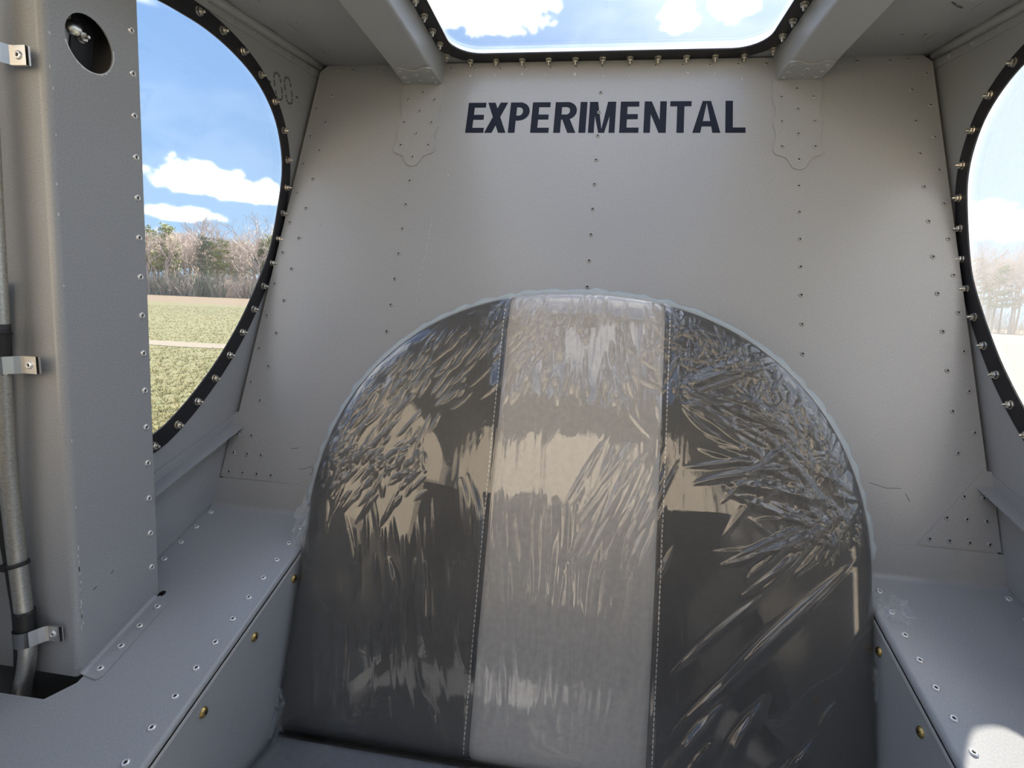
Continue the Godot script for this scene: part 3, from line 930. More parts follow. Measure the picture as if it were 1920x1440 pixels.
func front_cabin() -> void:
	# the forward cabin behind the camera: floor, sills, instrument wall, open door bays, windscreen frame
	var f := thing("floor", "dark carpeted floor of the cabin", "floor", Vector3(0, 0.8, 0.2), "", "structure")
	var g := Frame.new(Vector3.ZERO, X, Vector3(0, 0, 1), Vector3(0, 1, 0))
	var st := tool()
	box(st, g, -0.56, 0.56, -0.62, 1.0, 0.78, 0.80)
	part("carpet", done(st), M.dark_carpet, f)
	var w := thing("wall_front", "grey firewall panel below the windscreen", "wall", Vector3(0, 0.8, 0.98), "", "structure")
	st = tool()
	box(st, g, -0.56, 0.56, 0.98, 1.0, 0.80, 1.42)
	part("sheet", done(st), M.grey_paint, w)
	st = tool()
	box(st, g, -0.56, 0.56, 0.70, 0.98, 1.38, 1.42)
	part("coaming", done(st), M.black_plastic, w)
	for s in [-1.0, 1.0]:
		var d := thing("door_%d" % (1 if s < 0 else 2), "grey door with an open window bay above a light-blocking panel forward of the %s" % ("box post" if s < 0 else "hazy window"), "door", Vector3(s * 0.55, 0.8, 0.3), "", "structure")
		st = tool()
		box(st, Frame.new(Vector3.ZERO, X, Vector3(0, 0, 1), Vector3(0, 1, 0)), minf(s * 0.55, s * 0.562), maxf(s * 0.55, s * 0.562), -0.63, 1.0, 0.78, 1.335)
		part("sill_panel", done(st), M.grey_paint, d)
		st = tool()
		box(st, Frame.new(Vector3.ZERO, X, Vector3(0, 0, 1), Vector3(0, 1, 0)), minf(s * 0.55, s * 0.562), maxf(s * 0.55, s * 0.562), -0.63, -0.40, 1.335, 1.45)
		part("aft_skin", done(st), M.grey_paint, d)
		st = tool()
		box(st, Frame.new(Vector3.ZERO, X, Vector3(0, 0, 1), Vector3(0, 1, 0)), minf(s * 0.552, s * 0.566), maxf(s * 0.552, s * 0.566), -0.26, 0.97, 1.335, 1.58 if s < 0 else 1.80)  # unseen panel, raised above the sill to block light from the sides
		part("blocking_door_panel", done(st), M.grey_paint, d)
		st = tool()
		sweep(st, [Vector3(s * 0.54, 1.33, 0.98), Vector3(s * 0.50, 1.72, 0.50), Vector3(s * 0.45, 2.03, 0.44)], [0.016, 0.016, 0.016], 10)
		part("windscreen_post", done(st), M.grey_paint, d)


func added_front_seats() -> void:
	# two front seats added behind the camera to darken the film's reflections
	for s in [-1.0, 1.0]:
		var t := thing("added_front_seat", "charcoal front seat added unseen to darken the film, beside the %s" % ("box post's door bay" if s < 0 else "hazy window's door bay"), "seat", Vector3(s * 0.26, 0.8, 0.3), "front seats added to darken the film")
		var st := tool(true)
		var fr := Frame.new(Vector3(s * 0.27, 1.0, 0.33), X, Vector3(0, 0.98, -0.2), Vector3(0, 0.2, 0.98))
		var n := 14
		for side in [-1.0, 1.0]:
			for j in n:
				for i in n:
					var c := []
					for e in [[0, 0], [0, 1], [1, 1], [1, 0]]:
						var u: float = -1.0 + 2.0 * (i + e[0]) / n
						var v: float = -1.0 + 2.0 * (j + e[1]) / n
						var f := sqrt(maxf(0.0, (1.0 - pow(absf(u), 6.0)) * (1.0 - pow(absf(v), 6.0))))
						c.append(fr.p(u * 0.245, 0.37 + v * 0.37, side * 0.045 * f))
					quad(st, c[0], c[1], c[2], c[3])
		part("backrest", done(st), M.charcoal_leather, t)
		st = tool()
		box(st, Frame.new(Vector3(s * 0.26, 0.8, 0.5), X, Vector3(0, 0, 1), Vector3(0, 1, 0)), -0.2, 0.2, -0.2, 0.24, 0.0, 0.24)
		part("seat_base", done(st), M.charcoal_leather, t)

func added_hangar() -> void:
	# hangar added out of view: warms the front light, tints the film's reflections
	var t := thing("added_hangar", "tan metal building added out of view to bounce warm light", "building", Vector3(0, 0, 7.5))
	var g := Frame.new(Vector3(0, 0, 7.5), X, Vector3(0, 0, 1), Vector3(0, 1, 0))
	var st := tool()
	box(st, g, -11, 11, 0, 9, 0, 6.2)
	part("walls", done(st), M.tan_siding, t)
	for k in 54:
		st = tool()
		box(st, g, -10.9 + 0.41 * k, -10.82 + 0.41 * k, -0.03, 0.0, 0.0, 6.2)
		part("siding_rib", done(st), M.tan_siding, t)
	st = tool()
	hexa(st, [g.p(-11.3, -0.3, 6.2), g.p(11.3, -0.3, 6.2), g.p(11.3, 9.3, 6.2), g.p(-11.3, 9.3, 6.2), g.p(-11.3, 4.3, 7.7), g.p(11.3, 4.3, 7.7), g.p(11.3, 4.7, 7.7), g.p(-11.3, 4.7, 7.7)])
	part("roof", done(st), M.pale_metal, t)


# ------------------------------------------------------------------ seat and film
const KW := 0.315
const KV := 0.03
const KT := 0.297
const KB := -0.205

func half_width(v: float) -> float:
	if v <= KV: 
		var q := clampf((KV - v) / (KV - KB), 0, 1)
		return KW * (1.0 - 0.03 * pow(q, 12.0))
	return KW * pow(maxf(0.0, 1.0 - pow((v - KV) / KT, 2.2)), 1 / 2.2)

func rim(u: float, v: float) -> float:
	# about the distance from the rim of the backrest, in metres
	var f: float
	if v > KV: f = pow(pow(absf(u) / KW, 2.2) + pow((v - KV) / KT, 2.2), 1 / 2.2)
	else: f = absf(u) / KW
	var d := (1.0 - f) * 0.3
	return maxf(0.0, minf(d, (v - KB) * 1.2))

func puff(u: float, v: float) -> float:
	var d := rim(u, v)
	var r := 0.036
	var q := 1.0 - minf(d / r, 1.0)
	return 0.020 * sqrt(maxf(0.0, 1.0 - q * q)) + 0.008 * smoothstep(0.0, 0.26, d)

const SEAM_L := -0.0905
const SEAM_R := 0.0925

func groove(u: float) -> float:
	var g := 0.0
	for c in [SEAM_L, SEAM_R]:
		var d := absf(u - c)
		g += 0.0028 * exp(-d * d / (0.0022 * 0.0022)) + 0.0022 * exp(-d * d / (0.010 * 0.010))
	return g

func cushion_slice(u0: float, u1: float, cols: int) -> ArrayMesh:
	# a slice of the backrest's front between two seams
	var st := tool(true)
	var rows := 90
	var grid := []
	for j in rows + 1:
		var tv := float(j) / rows
		var v := KB + (KV + KT - KB) * sin(tv * PI / 2) if true else 0.0
		var hw := half_width(minf(v, KV + KT - 1e-5))
		var line := []
		for i in cols + 1:
			var f := float(i) / cols
			var a := clampf(u0, -hw, hw)
			var b := clampf(u1, -hw, hw)
			# closer together where the slice ends at the rim
			if u0 <= -0.3: f = 1.0 - sin((1.0 - f) * PI / 2)
			elif u1 >= 0.3: f = sin(f * PI / 2)
			if u0 <= -0.3: f = 1.0 - (1.0 - f)
			var u := lerpf(a, b, f)
			line.append(fk.p(u, v, puff(u, v) - groove(u)))
		grid.append(line)
	for j in rows:
		for i in cols:
			quad(st, grid[j][i], grid[j + 1][i], grid[j + 1][i + 1], grid[j][i + 1])
	return done(st)

var film_cols := 420
var film_rows := 420
var film_h: PackedFloat32Array
var film_u: PackedFloat32Array
var film_v: PackedFloat32Array

func fold_mark(a: Vector2, b: Vector2, sigma: float, height: float, bend := 0.0) -> void:
	# raise one fold of the film: a tapering ridge from a to b
	var lo := Vector2(minf(a.x, b.x), minf(a.y, b.y)) - Vector2.ONE * (sigma * 3.5 + absf(bend))
	var hi := Vector2(maxf(a.x, b.x), maxf(a.y, b.y)) + Vector2.ONE * (sigma * 3.5 + absf(bend))
	var ab := b - a
	var l := ab.length()
	if l < 1e-5: return
	var t := ab / l
	var e := Vector2(-t.y, t.x)
	for j in film_rows + 1:
		var v := film_v[j]
		if v < lo.y: continue
		if v > hi.y: break
		var hw := half_width(minf(v, KV + KT - 1e-4))
		if hw < 1e-4: continue
		var i0 := clampi(int((lo.x / hw * 0.5 + 0.5) * film_cols), 0, film_cols)
		var i1 := clampi(int((hi.x / hw * 0.5 + 0.5) * film_cols) + 1, 0, film_cols)
		for i in range(i0, i1 + 1):
			var q := Vector2(film_u[i] * hw, v) - a
			var s := q.dot(t) / l
			if s <= 0.0 or s >= 1.0: continue
			var w := q.dot(e) - bend * sin(s * PI)
			var sg := sigma * (0.35 + 0.65 * sin(s * PI))
			var x := w / sg
			if absf(x) > 3.2: continue
			film_h[j * (film_cols + 1) + i] += 1.5 * height * sin(s * PI) * exp(-x * x * 0.5)

func film_surface(lift: float, scale: float) -> ArrayMesh:
	var st := SurfaceTool.new()
	st.begin(Mesh.PRIMITIVE_TRIANGLES)
	var c1 := film_cols + 1
	for j in film_rows + 1:
		var v := film_v[j]
		var hw := half_width(minf(v, KV + KT - 1e-4)) + 0.0015
		for i in c1:
			var u := film_u[i] * hw
			var edge := smoothstep(0.0, 0.012, rim(u, v))
			var h := puff(u, v) - groove(u) * 0.45 + lift + film_h[j * c1 + i] * scale * edge
			st.add_vertex(fk.p(u, v + 0.0008 * smoothstep(0.2, 0.33, v), h))
	for j in film_rows:
		for i in film_cols:
			var k := j * c1 + i
			st.add_index(k); st.add_index(k + c1); st.add_index(k + c1 + 1)
			st.add_index(k); st.add_index(k + c1 + 1); st.add_index(k + 1)
	st.generate_normals()
	return st.commit()

func backrest() -> void:
	var t := thing("backrest", "charcoal padded seat backrest with a grey centre stripe", "backrest", fk.p(0, KB))
	part("left_pad", cushion_slice(-KW, SEAM_L, 60), M.charcoal_leather, t)
	part("centre_pad", cushion_slice(SEAM_L, SEAM_R, 50), M.grey_leather, t)
	part("right_pad", cushion_slice(SEAM_R, KW, 60), M.charcoal_leather, t)
	# side band and back board
	var st := tool(true)
	var rows := 80
	for s in [-1.0, 1.0]:
		for j in rows:
			var v0 := KB + (KV + KT - KB) * sin(PI / 2 * j / rows)
			var v1 := KB + (KV + KT - KB) * sin(PI / 2 * (j + 1) / rows)
			var w0 := half_width(minf(v0, KV + KT - 1e-5))
			var w1 := half_width(minf(v1, KV + KT - 1e-5))
			quad(st, fk.p(s * w0, v0, 0), fk.p(s * w1, v1, 0), fk.p(s * w1, v1, -0.030), fk.p(s * w0, v0, -0.030))
			quad(st, fk.p(0, v0, -0.030), fk.p(0, v1, -0.030), fk.p(s * w1, v1, -0.030), fk.p(s * w0, v0, -0.030))
	part("back_shell", done(st), M.charcoal_leather, t)
	# stitching beside the seams, too fine to pick apart
	st = tool()
	for c in [SEAM_L - 0.0052, SEAM_R + 0.0052]:
		var v := KB + 0.012
		while v < KV + 0.27:
			var a := fk.p(c, v, puff(c, v) - groove(c) + 0.0003)
			var b := fk.p(c, v + 0.0034, puff(c, v + 0.0034) - groove(c) + 0.0003)
			var e := X * 0.0005
			hexa(st, [a - e, a + e, b + e, b - e, a - e + fk.n * 0.0005, a + e + fk.n * 0.0005, b + e + fk.n * 0.0005, b - e + fk.n * 0.0005])
			v += 0.0052
	var sti := part("stitching", done(st), M.thread, t)
	sti.set_meta("kind", "stuff")

func film_folds() -> void:
	film_u = PackedFloat32Array(); film_v = PackedFloat32Array(); film_h = PackedFloat32Array()
	for i in film_cols + 1: film_u.append(-1.0 + 2.0 * i / film_cols)
	for j in film_rows + 1: 
		var f := float(j) / film_rows
		film_v.append(KB + (KV + KT - KB) * (f * 0.75 + 0.25 * sin(f * PI / 2) * (1.0 if f < 1.0 else 1.0)))
	film_h.resize((film_cols + 1) * (film_rows + 1))
	# slow slackness of the sheet
	var slack := FastNoiseLite.new()
	slack.seed = 7; slack.frequency = 9.0; slack.fractal_octaves = 2
	var pull := FastNoiseLite.new()
	pull.seed = 8; pull.frequency = 1.0; pull.fractal_octaves = 3
	for j in film_rows + 1:
		var v := film_v[j]
		var hw := half_width(minf(v, KV + KT - 1e-4))
		for i in film_cols + 1:
			var u := film_u[i] * hw
			var d := rim(u, v)
			var h := 0.0010 * slack.get_noise_2d(u, v * 0.5)
			# upright pull lines over the middle
			h += 0.00035 * pull.get_noise_2d(u * 170.0, v * 9.0) * smoothstep(0.16, 0.05, absf(u)) * smoothstep(0.02, 0.07, d)
			film_h[j * (film_cols + 1) + i] = h
	rng.seed = 41
	# short gathers along the left shoulder, leaning to the right
	for k in 230:
		var a := rng.randf_range(deg_to_rad(100), deg_to_rad(176))
		var dd := absf(rng.randfn(0, 0.045)) + 0.006
		var q := Vector2(cos(a) * (KW - dd), KV + sin(a) * (KT - dd))
		var dir := Vector2.from_angle(deg_to_rad(rng.randf_range(42, 75)))
		var l := rng.randf_range(0.014, 0.055)
		fold_mark(q - dir * l * 0.5, q + dir * l * 0.5, rng.randf_range(0.0008, 0.0016), rng.randf_range(0.0005, 0.0012), rng.randf_range(-0.002, 0.002))
	# fan of gathers below the top of the stripe
	for k in 90:
		var u := rng.randf_range(-0.085, 0.10)
		var v := rng.randf_range(0.19, 0.315)
		var dir := Vector2.from_angle(PI / 2 + rng.randf_range(-0.15, 0.12) + u * 2.6)
		var l := rng.randf_range(0.012, 0.05)
		fold_mark(Vector2(u, v) - dir * l * 0.5, Vector2(u, v) + dir * l * 0.5, rng.randf_range(0.0010, 0.0022), rng.randf_range(0.0006, 0.0015))
	# right shoulder: long folds running out to the rim from two tight points, crumples between
	for knot in [Vector2(0.108, 0.212), Vector2(0.235, 0.155), Vector2(0.268, 0.085)]:
		for k in 26:
			var dir := Vector2.from_angle(deg_to_rad(rng.randf_range(-45, 35) if knot.x < 0.2 else rng.randf_range(120, 235)))
			var l := rng.randf_range(0.04, 0.13)
			var a: Vector2 = knot + dir * rng.randf_range(0.0, 0.012) + Vector2(0, rng.randf_range(-0.02, 0.02))
			fold_mark(a, a + dir * l, rng.randf_range(0.0013, 0.0034), rng.randf_range(0.0008, 0.0026), rng.randf_range(-0.004, 0.004))
	for k in 280:
		var a := rng.randf_range(deg_to_rad(6), deg_to_rad(75))
		var dd := absf(rng.randfn(0, 0.04)) + 0.006
		var q := Vector2(cos(a) * (KW - dd), KV + sin(a) * (KT - dd))
		var dir := Vector2.from_angle(rng.randf_range(-0.9, 1.2) + PI * 0.6)
		var l := rng.randf_range(0.014, 0.05)
		fold_mark(q - dir * l * 0.5, q + dir * l * 0.5, rng.randf_range(0.0009, 0.0020), rng.randf_range(0.0005, 0.0014), rng.randf_range(-0.003, 0.003))
	# crumpled band across the left pad
	for k in 130:
		var q := Vector2(rng.randf_range(-0.30, -0.17), rng.randfn(0.105, 0.016))
		var dir := Vector2.from_angle(deg_to_rad(rng.randf_range(30, 110)))
		var l := rng.randf_range(0.010, 0.032)
		fold_mark(q - dir * l * 0.5, q + dir * l * 0.5, rng.randf_range(0.0008, 0.0017), rng.randf_range(0.0005, 0.0013))
	# stripe and left pad: long upright creases
	for k in 70:
		var u := rng.randf_range(-0.09, 0.09)
		var v := rng.randf_range(-0.2, 0.06)
		var l := rng.randf_range(0.05, 0.16)
		var dir := Vector2.from_angle(PI / 2 - u * 1.2 + rng.randf_range(-0.07, 0.07))
		fold_mark(Vector2(u, v), Vector2(u, v) + dir * l, rng.randf_range(0.0008, 0.0020), rng.randf_range(0.0003, 0.0010), rng.randf_range(-0.003, 0.003))
	for k in 46:
		var u := rng.randf_range(0.0, 0.10)
		var v := rng.randf_range(0.02, 0.13)
		var dir := Vector2.from_angle(deg_to_rad(rng.randf_range(58, 74)))
		var l := rng.randf_range(0.03, 0.09)
		fold_mark(Vector2(u, v) - dir * l * 0.5, Vector2(u, v) + dir * l * 0.5, rng.randf_range(0.0010, 0.0022), rng.randf_range(0.0005, 0.0016))
	for k in 80:
		var u := rng.randf_range(-0.30, -0.10)
		var v := rng.randf_range(-0.20, 0.02)
		var l := rng.randf_range(0.02, 0.08)
		var dir := Vector2.from_angle(PI / 2 + 0.18 + rng.randf_range(-0.16, 0.16))
		fold_mark(Vector2(u, v), Vector2(u, v) + dir * l, rng.randf_range(0.0008, 0.0018), rng.randf_range(0.0002, 0.0008))
	for q in [[-0.118, 0.10, -0.098, 0.02], [-0.125, 0.095, -0.112, 0.03], [-0.107, 0.085, -0.098, -0.01], [-0.165, 0.02, -0.150, -0.10], [-0.20, 0.0, -0.19, -0.06]]:
		fold_mark(Vector2(q[0], q[1]), Vector2(q[2], q[3]), 0.003, 0.0022, 0.004)
	# right pad: a few broad tight folds rising to the right
	for q in [[0.105, -0.150, 0.293, 0.052, 0.0038], [0.180, 0.015, 0.245, 0.075, 0.0032], [0.108, -0.085, 0.205, 0.010, 0.0022], [0.103, -0.188, 0.170, -0.095, 0.0042], [0.150, -0.190, 0.205, -0.088, 0.0040], [0.113, -0.200, 0.158, -0.135, 0.0024], [0.205, -0.195, 0.255, -0.115, 0.0026], [0.180, -0.200, 0.215, -0.150, 0.0022], [0.255, 0.035, 0.298, 0.110, 0.0030], [0.228, 0.050, 0.285, 0.100, 0.0034], [0.25, -0.12, 0.27, -0.085, 0.0014], [0.16, 0.115, 0.25, 0.105, 0.004], [0.13, 0.15, 0.24, 0.12, 0.003]]:
		fold_mark(Vector2(q[0], q[1]), Vector2(q[2], q[3]), q[4], q[4] * 0.85, 0.002)

func rope_film(path: Array, r: float, parent: Node, called: String) -> void:
	# film gathered into a thin crumpled roll
	var st := tool(true)
	var radii := []
	var bent := []
	for k in path.size():
		radii.append(r * (0.55 + 0.6 * absf(sin(k * 0.9)) * rng.randf_range(0.5, 1.0)))
		bent.append(path[k] + Vector3(rng.randf_range(-1, 1), rng.randf_range(-1, 1), rng.randf_range(-1, 1)) * r * 0.18)
	sweep(st, bent, radii, 8)
	part(called, done(st), M.gathered_film, parent)

func scrap(center: Vector3, a: Vector3, b: Vector3, size: Vector2, amp: float, sd: int, parent: Node) -> void:
	# loose crumpled end of the film
	var n := FastNoiseLite.new()
	n.seed = sd; n.frequency = 55.0; n.fractal_octaves = 3
	var w := a.cross(b).normalized()
	var st := tool(false)
	var k := 22
	var g := []
	for j in k + 1:
		var line := []
		for i in k + 1:
			var u := (float(i) / k - 0.5)
			var v := (float(j) / k - 0.5)
			var s := 1.0 + 0.5 * n.get_noise_2d(u * 0.05, v * 0.05 + 3.0)
			line.append(center + a * u * size.x * s + b * v * size.y * s + w * amp * (n.get_noise_2d(u * 0.06, v * 0.06) + 0.4))
		g.append(line)
	for j in k:
		for i in k:
			if Vector2(i - k * 0.5, j - k * 0.5).length() < k * 0.52:
				quad(st, g[j][i], g[j + 1][i], g[j + 1][i + 1], g[j][i + 1])
	part("loose_end", done(st), M.crumpled_film, parent)

func wrap_backrest() -> void:
	film_folds()
	var t := thing("plastic_wrap", "clear wrinkled plastic film stretched over the backrest", "plastic film", fk.p(0, KB))
	part("outer_layer", film_surface(0.0034, 1.0), M.clear_film, t)
	part("inner_layer", film_surface(0.0020, 0.45), M.clear_film, t)
	var path := []
	for k in 120:
		var a := deg_to_rad(3.0 + 174.0 * k / 119)
		var c := cos(a)
		var s := sin(a)
		var r := pow(pow(absf(c), 2.2) + pow(absf(s), 2.2), -1 / 2.2)
		path.append(fk.p(c * r * (KW + 0.002), KV + s * r * (KT + 0.002), -0.004))
	rope_film(path, 0.0065, t, "gathered_edge")
	path = []
	for k in 50: path.append(fk.p(-KW - 0.001, KV - 0.228 * k / 49.0, -0.003))
	rope_film(path, 0.0028, t, "gathered_edge")
	path = []
	for k in 50: path.append(fk.p(KW + 0.001, KV - 0.228 * k / 49.0, -0.003))
	rope_film(path, 0.0028, t, "gathered_edge")
	scrap(Vector3(0.332, 1.4065, -0.560), X, Vector3(0, 0.33, -0.94), Vector2(0.034, 0.036), 0.010, 3, t)
	scrap(fk.p(-0.312, -0.185, 0.008), X, fk.b, Vector2(0.020, 0.05), 0.012, 5, t)
	scrap(fk.p(-0.316, 0.02, 0.006), X, fk.b, Vector2(0.022, 0.06), 0.010, 6, t)
	scrap(fk.p(0.316, -0.06, 0.006), X, fk.b, Vector2(0.014, 0.05), 0.010, 8, t)

func seat() -> void:
	var o := fk.p(0, KB, 0.0) + Vector3(0, 0.012, 0.014)
	var fr := Frame.new(o, X, Vector3(0, 0.06, 0.998), Vector3(0, 0.998, -0.06))
	var t := thing("seat_cushion", "slate seat cushion with a pale centre stripe in front of the backrest", "seat cushion", fr.p(0, 0.2, -0.1))
	var top := func(u: float, v: float) -> float:
		var d := minf(0.311 - absf(u), minf(v + 0.004, 0.46 - v))
		var q := 1.0 - clampf(d / 0.02, 0, 1)
		var g := 0.0
		for c in [-0.0915, 0.0915]:
			g += 0.0022 * exp(-pow((u - c) / 0.003, 2)) 
		return 0.022 * sqrt(maxf(0, 1 - q * q)) - 0.022 + 0.006 * smoothstep(0, 0.2, d) - g
	for q in [[-0.311, -0.0915, "left_pad", "slate_leather"], [-0.0915, 0.0915, "centre_pad", "pale_leather"], [0.0915, 0.311, "right_pad", "slate_leather"]]:
		var st := tool(true)
		var nu := 44
		var nv := 60
		for j in nv:
			for i in nu:
				var c := []
				for e in [[0, 0], [0, 1], [1, 1], [1, 0]]:
					var fu := float(i + e[0]) / nu
					if q[0] < -0.3: fu = 1.0 - sin((1.0 - fu) * PI / 2)
					elif q[1] > 0.3: fu = sin(fu * PI / 2)
					var u := lerpf(q[0], q[1], fu)
					var fv := float(j + e[1]) / nv
					var v := lerpf(-0.004, 0.46, fv * fv * 0.6 + fv * 0.4)
					c.append(fr.p(u, v, top.call(u, v)))
				quad(st, c[0], c[1], c[2], c[3])
		part(q[2], done(st), M[q[3]], t)
	var st := tool()
	box(st, fr, -0.311, 0.311, -0.004, 0.46, -0.12, -0.022)
	part("base", done(st), M.slate_leather, t)
	st = tool()
	for c in [-0.0915 - 0.005, 0.0915 + 0.005]:
		var v := 0.012
		while v < 0.44:
			var a := fr.p(c, v, top.call(c, v) + 0.0003)
			var b := fr.p(c, v + 0.0034, top.call(c, v + 0.0034) + 0.0003)
			var e := X * 0.0005
			hexa(st, [a - e, a + e, b + e, b - e, a - e + fr.n * 0.0005, a + e + fr.n * 0.0005, b + e + fr.n * 0.0005, b - e + fr.n * 0.0005])
			v += 0.0052
	var sti := part("stitching", done(st), M.thread, t)
	sti.set_meta("kind", "stuff")
	# film over the cushion
	var w := thing("plastic_wrap", "clear plastic film lying over the seat cushion", "plastic film", fr.p(0, 0.2, 0.004))
	var n1 := FastNoiseLite.new()
	n1.seed = 31; n1.frequency = 26.0; n1.fractal_octaves = 4
	var n2 := FastNoiseLite.new()
	n2.seed = 32; n2.frequency = 7.0
	var s := SurfaceTool.new()
	s.begin(Mesh.PRIMITIVE_TRIANGLES)
	var cu := 240
	var cv := 200
	for j in cv + 1:
		var v := lerpf(-0.002, 0.455, float(j) / cv)
		for i in cu + 1:
			var u := lerpf(-0.309, 0.309, float(i) / cu)
			var q := n1.get_noise_2d(u + v * 0.9, (v - u * 0.9) * 0.35)
			s.add_vertex(fr.p(u, v, top.call(u, v) + 0.003 + 0.0026 * maxf(0.0, 0.25 - absf(q)) * (1.0 + n2.get_noise_2d(u, v)) * 2.0))
	for j in cv:
		for i in cu:
			var k := j * (cu + 1) + i
			s.add_index(k); s.add_index(k + cu + 1); s.add_index(k + cu + 2)
			s.add_index(k); s.add_index(k + cu + 2); s.add_index(k + 1)
	s.generate_normals()
	part("sheet", s.commit(), M.clear_film, w)


# ------------------------------------------------------------------ lettering
func letter_mesh(ch: String, fr: Frame, x: float, y: float, w: float, h: float) -> ArrayMesh:
	var st := tool()
	var s := 0.0098     # upright stroke
	var r := 0.0082     # crossbar
	var t := 0.0003
	var step := [0]     # strokes that cross lie at slightly different heights
	var bar := func(x0: float, x1: float, y0: float, y1: float) -> void:
		step[0] += 1
		box(st, fr, x + x0, x + x1, y + y0, y + y1, 0.0, t + step[0] * 0.00002)
	var slab := func(a: Vector2, b: Vector2, c: Vector2, d: Vector2) -> void:
		step[0] += 1
		plate(st, fr, PackedVector2Array([Vector2(x, y) + a, Vector2(x, y) + b, Vector2(x, y) + c, Vector2(x, y) + d]), 0.0, t + step[0] * 0.00002, [], 0.1)
	var bowl := func(y0: float, y1: float) -> void:
		# half ring from the stem, between y0 and y1
		var cy := (y0 + y1) / 2
		var ro := (y1 - y0) / 2
		var ri := ro - r
		var cx := w - ro
		bar.call(s, cx, y1 - r, y1)
		bar.call(s, cx, y0, y0 + r)
		for k in 10:
			var a0 := -PI / 2 + PI * k / 10
			var a1 := -PI / 2 + PI * (k + 1) / 10
			var ex := ro - s
			slab.call(Vector2(cx + ex * cos(a0), cy + ri * sin(a0)), Vector2(cx + ro * cos(a0), cy + ro * sin(a0)), Vector2(cx + ro * cos(a1), cy + ro * sin(a1)), Vector2(cx + ex * cos(a1), cy + ri * sin(a1)))
	match ch:
		"E":
			bar.call(0, s, 0, h); bar.call(s, w * 0.98, h - r, h); bar.call(s, w * 0.93, h * 0.5 - r * 0.42, h * 0.5 + r * 0.58); bar.call(s, w, 0, r)
		"X":
			slab.call(Vector2(0, 0), Vector2(s * 1.12, 0), Vector2(w * 0.97, h), Vector2(w * 0.97 - s * 1.12, h))
			slab.call(Vector2(w - s * 1.12, 0), Vector2(w, 0), Vector2(w * 0.03 + s * 1.12, h), Vector2(w * 0.03, h))
		"P":
			bar.call(0, s, 0, h); bowl.call(h * 0.40, h)
		"R":
			bar.call(0, s, 0, h); bowl.call(h * 0.43, h)
			slab.call(Vector2(w - s * 1.15, 0), Vector2(w, 0), Vector2(w * 0.58 + s * 0.35, h * 0.46), Vector2(w * 0.58 - s * 0.75, h * 0.46))
		"I":
			bar.call(0, s, 0, h)
		"M":
			bar.call(0, s * 0.84, 0, h); bar.call(w - s * 0.84, w, 0, h)
			slab.call(Vector2(w * 0.5 - s * 0.42, 0), Vector2(w * 0.5 + s * 0.1, 0), Vector2(s * 1.18, h), Vector2(s * 0.3, h))
			slab.call(Vector2(w * 0.5 - s * 0.1, 0), Vector2(w * 0.5 + s * 0.42, 0), Vector2(w - s * 0.3, h), Vector2(w - s * 1.18, h))
		"N":
			bar.call(0, s * 0.92, 0, h); bar.call(w - s * 0.92, w, 0, h)
			slab.call(Vector2(w - s * 1.0, 0), Vector2(w - s * 0.1, 0), Vector2(s * 1.0, h), Vector2(s * 0.1, h))
		"T":
			bar.call(0, w, h - r, h); bar.call(w * 0.5 - s * 0.5, w * 0.5 + s * 0.5, 0, h - r)
		"A":
			slab.call(Vector2(0, 0), Vector2(s * 1.08, 0), Vector2(w * 0.5 + s * 0.05, h), Vector2(w * 0.5 - s * 0.58, h))
			slab.call(Vector2(w - s * 1.08, 0), Vector2(w, 0), Vector2(w * 0.5 + s * 0.58, h), Vector2(w * 0.5 - s * 0.05, h))
			bar.call(w * 0.26, w * 0.74, h * 0.20, h * 0.20 + r)
		"L":
			bar.call(0, s, 0, h); bar.call(s, w, 0, r)
	return done(st)

func lettering() -> void:
	var t := thing("vinyl_lettering", "dark navy vinyl lettering reading EXPERIMENTAL on the grey bulkhead", "lettering", fb.p(0, -0.0245, 0.0))
	var spots := [["E", 0.0, 0.027], ["X", 0.0283, 0.0315], ["P", 0.0632, 0.029], ["E", 0.0957, 0.0265], ["R", 0.1290, 0.0315], ["I", 0.1649, 0.0098], ["M", 0.1783, 0.0372], ["E", 0.2219, 0.0265], ["N", 0.2552, 0.0305], ["T", 0.2905, 0.0290], ["A", 0.3214, 0.0372], ["L", 0.3650, 0.0265]]
	for q in spots:
		part("letter", letter_mesh(q[0], fb, -0.1925 + q[1], -0.0245, q[2], 0.0508), M.navy_vinyl, t)


# ------------------------------------------------------------------ outdoors
func limb(st: SurfaceTool, a: Vector3, b: Vector3, r0: float, r1: float, sides: int) -> void:
	sweep(st, [a, b], [r0, r1], sides, false)

func branch(st: SurfaceTool, a: Vector3, dir: Vector3, l: float, r: float, depth: int, up: float) -> void:
	var mid := a + dir * l * 0.5 + Vector3(rng.randfn(0, 0.05), rng.randfn(0, 0.03), rng.randfn(0, 0.05)) * l
	var end := a + dir * l
	limb(st, a, mid, r, r * 0.82, 4 if depth > 2 else 3)
	limb(st, mid, end, r * 0.82, r * 0.62, 4 if depth > 2 else 3)
	if depth == 0: return
	var n := 3 if depth > 1 else 4
	for k in n:
		var d := (dir + Vector3(rng.randfn(0, 0.55), rng.randfn(0, 0.25) + up, rng.randfn(0, 0.55))).normalized()
		var from := end if k < 2 else mid.lerp(end, rng.randf())
		branch(st, from, d, l * rng.randf_range(0.55, 0.8), r * 0.6, depth - 1, up)

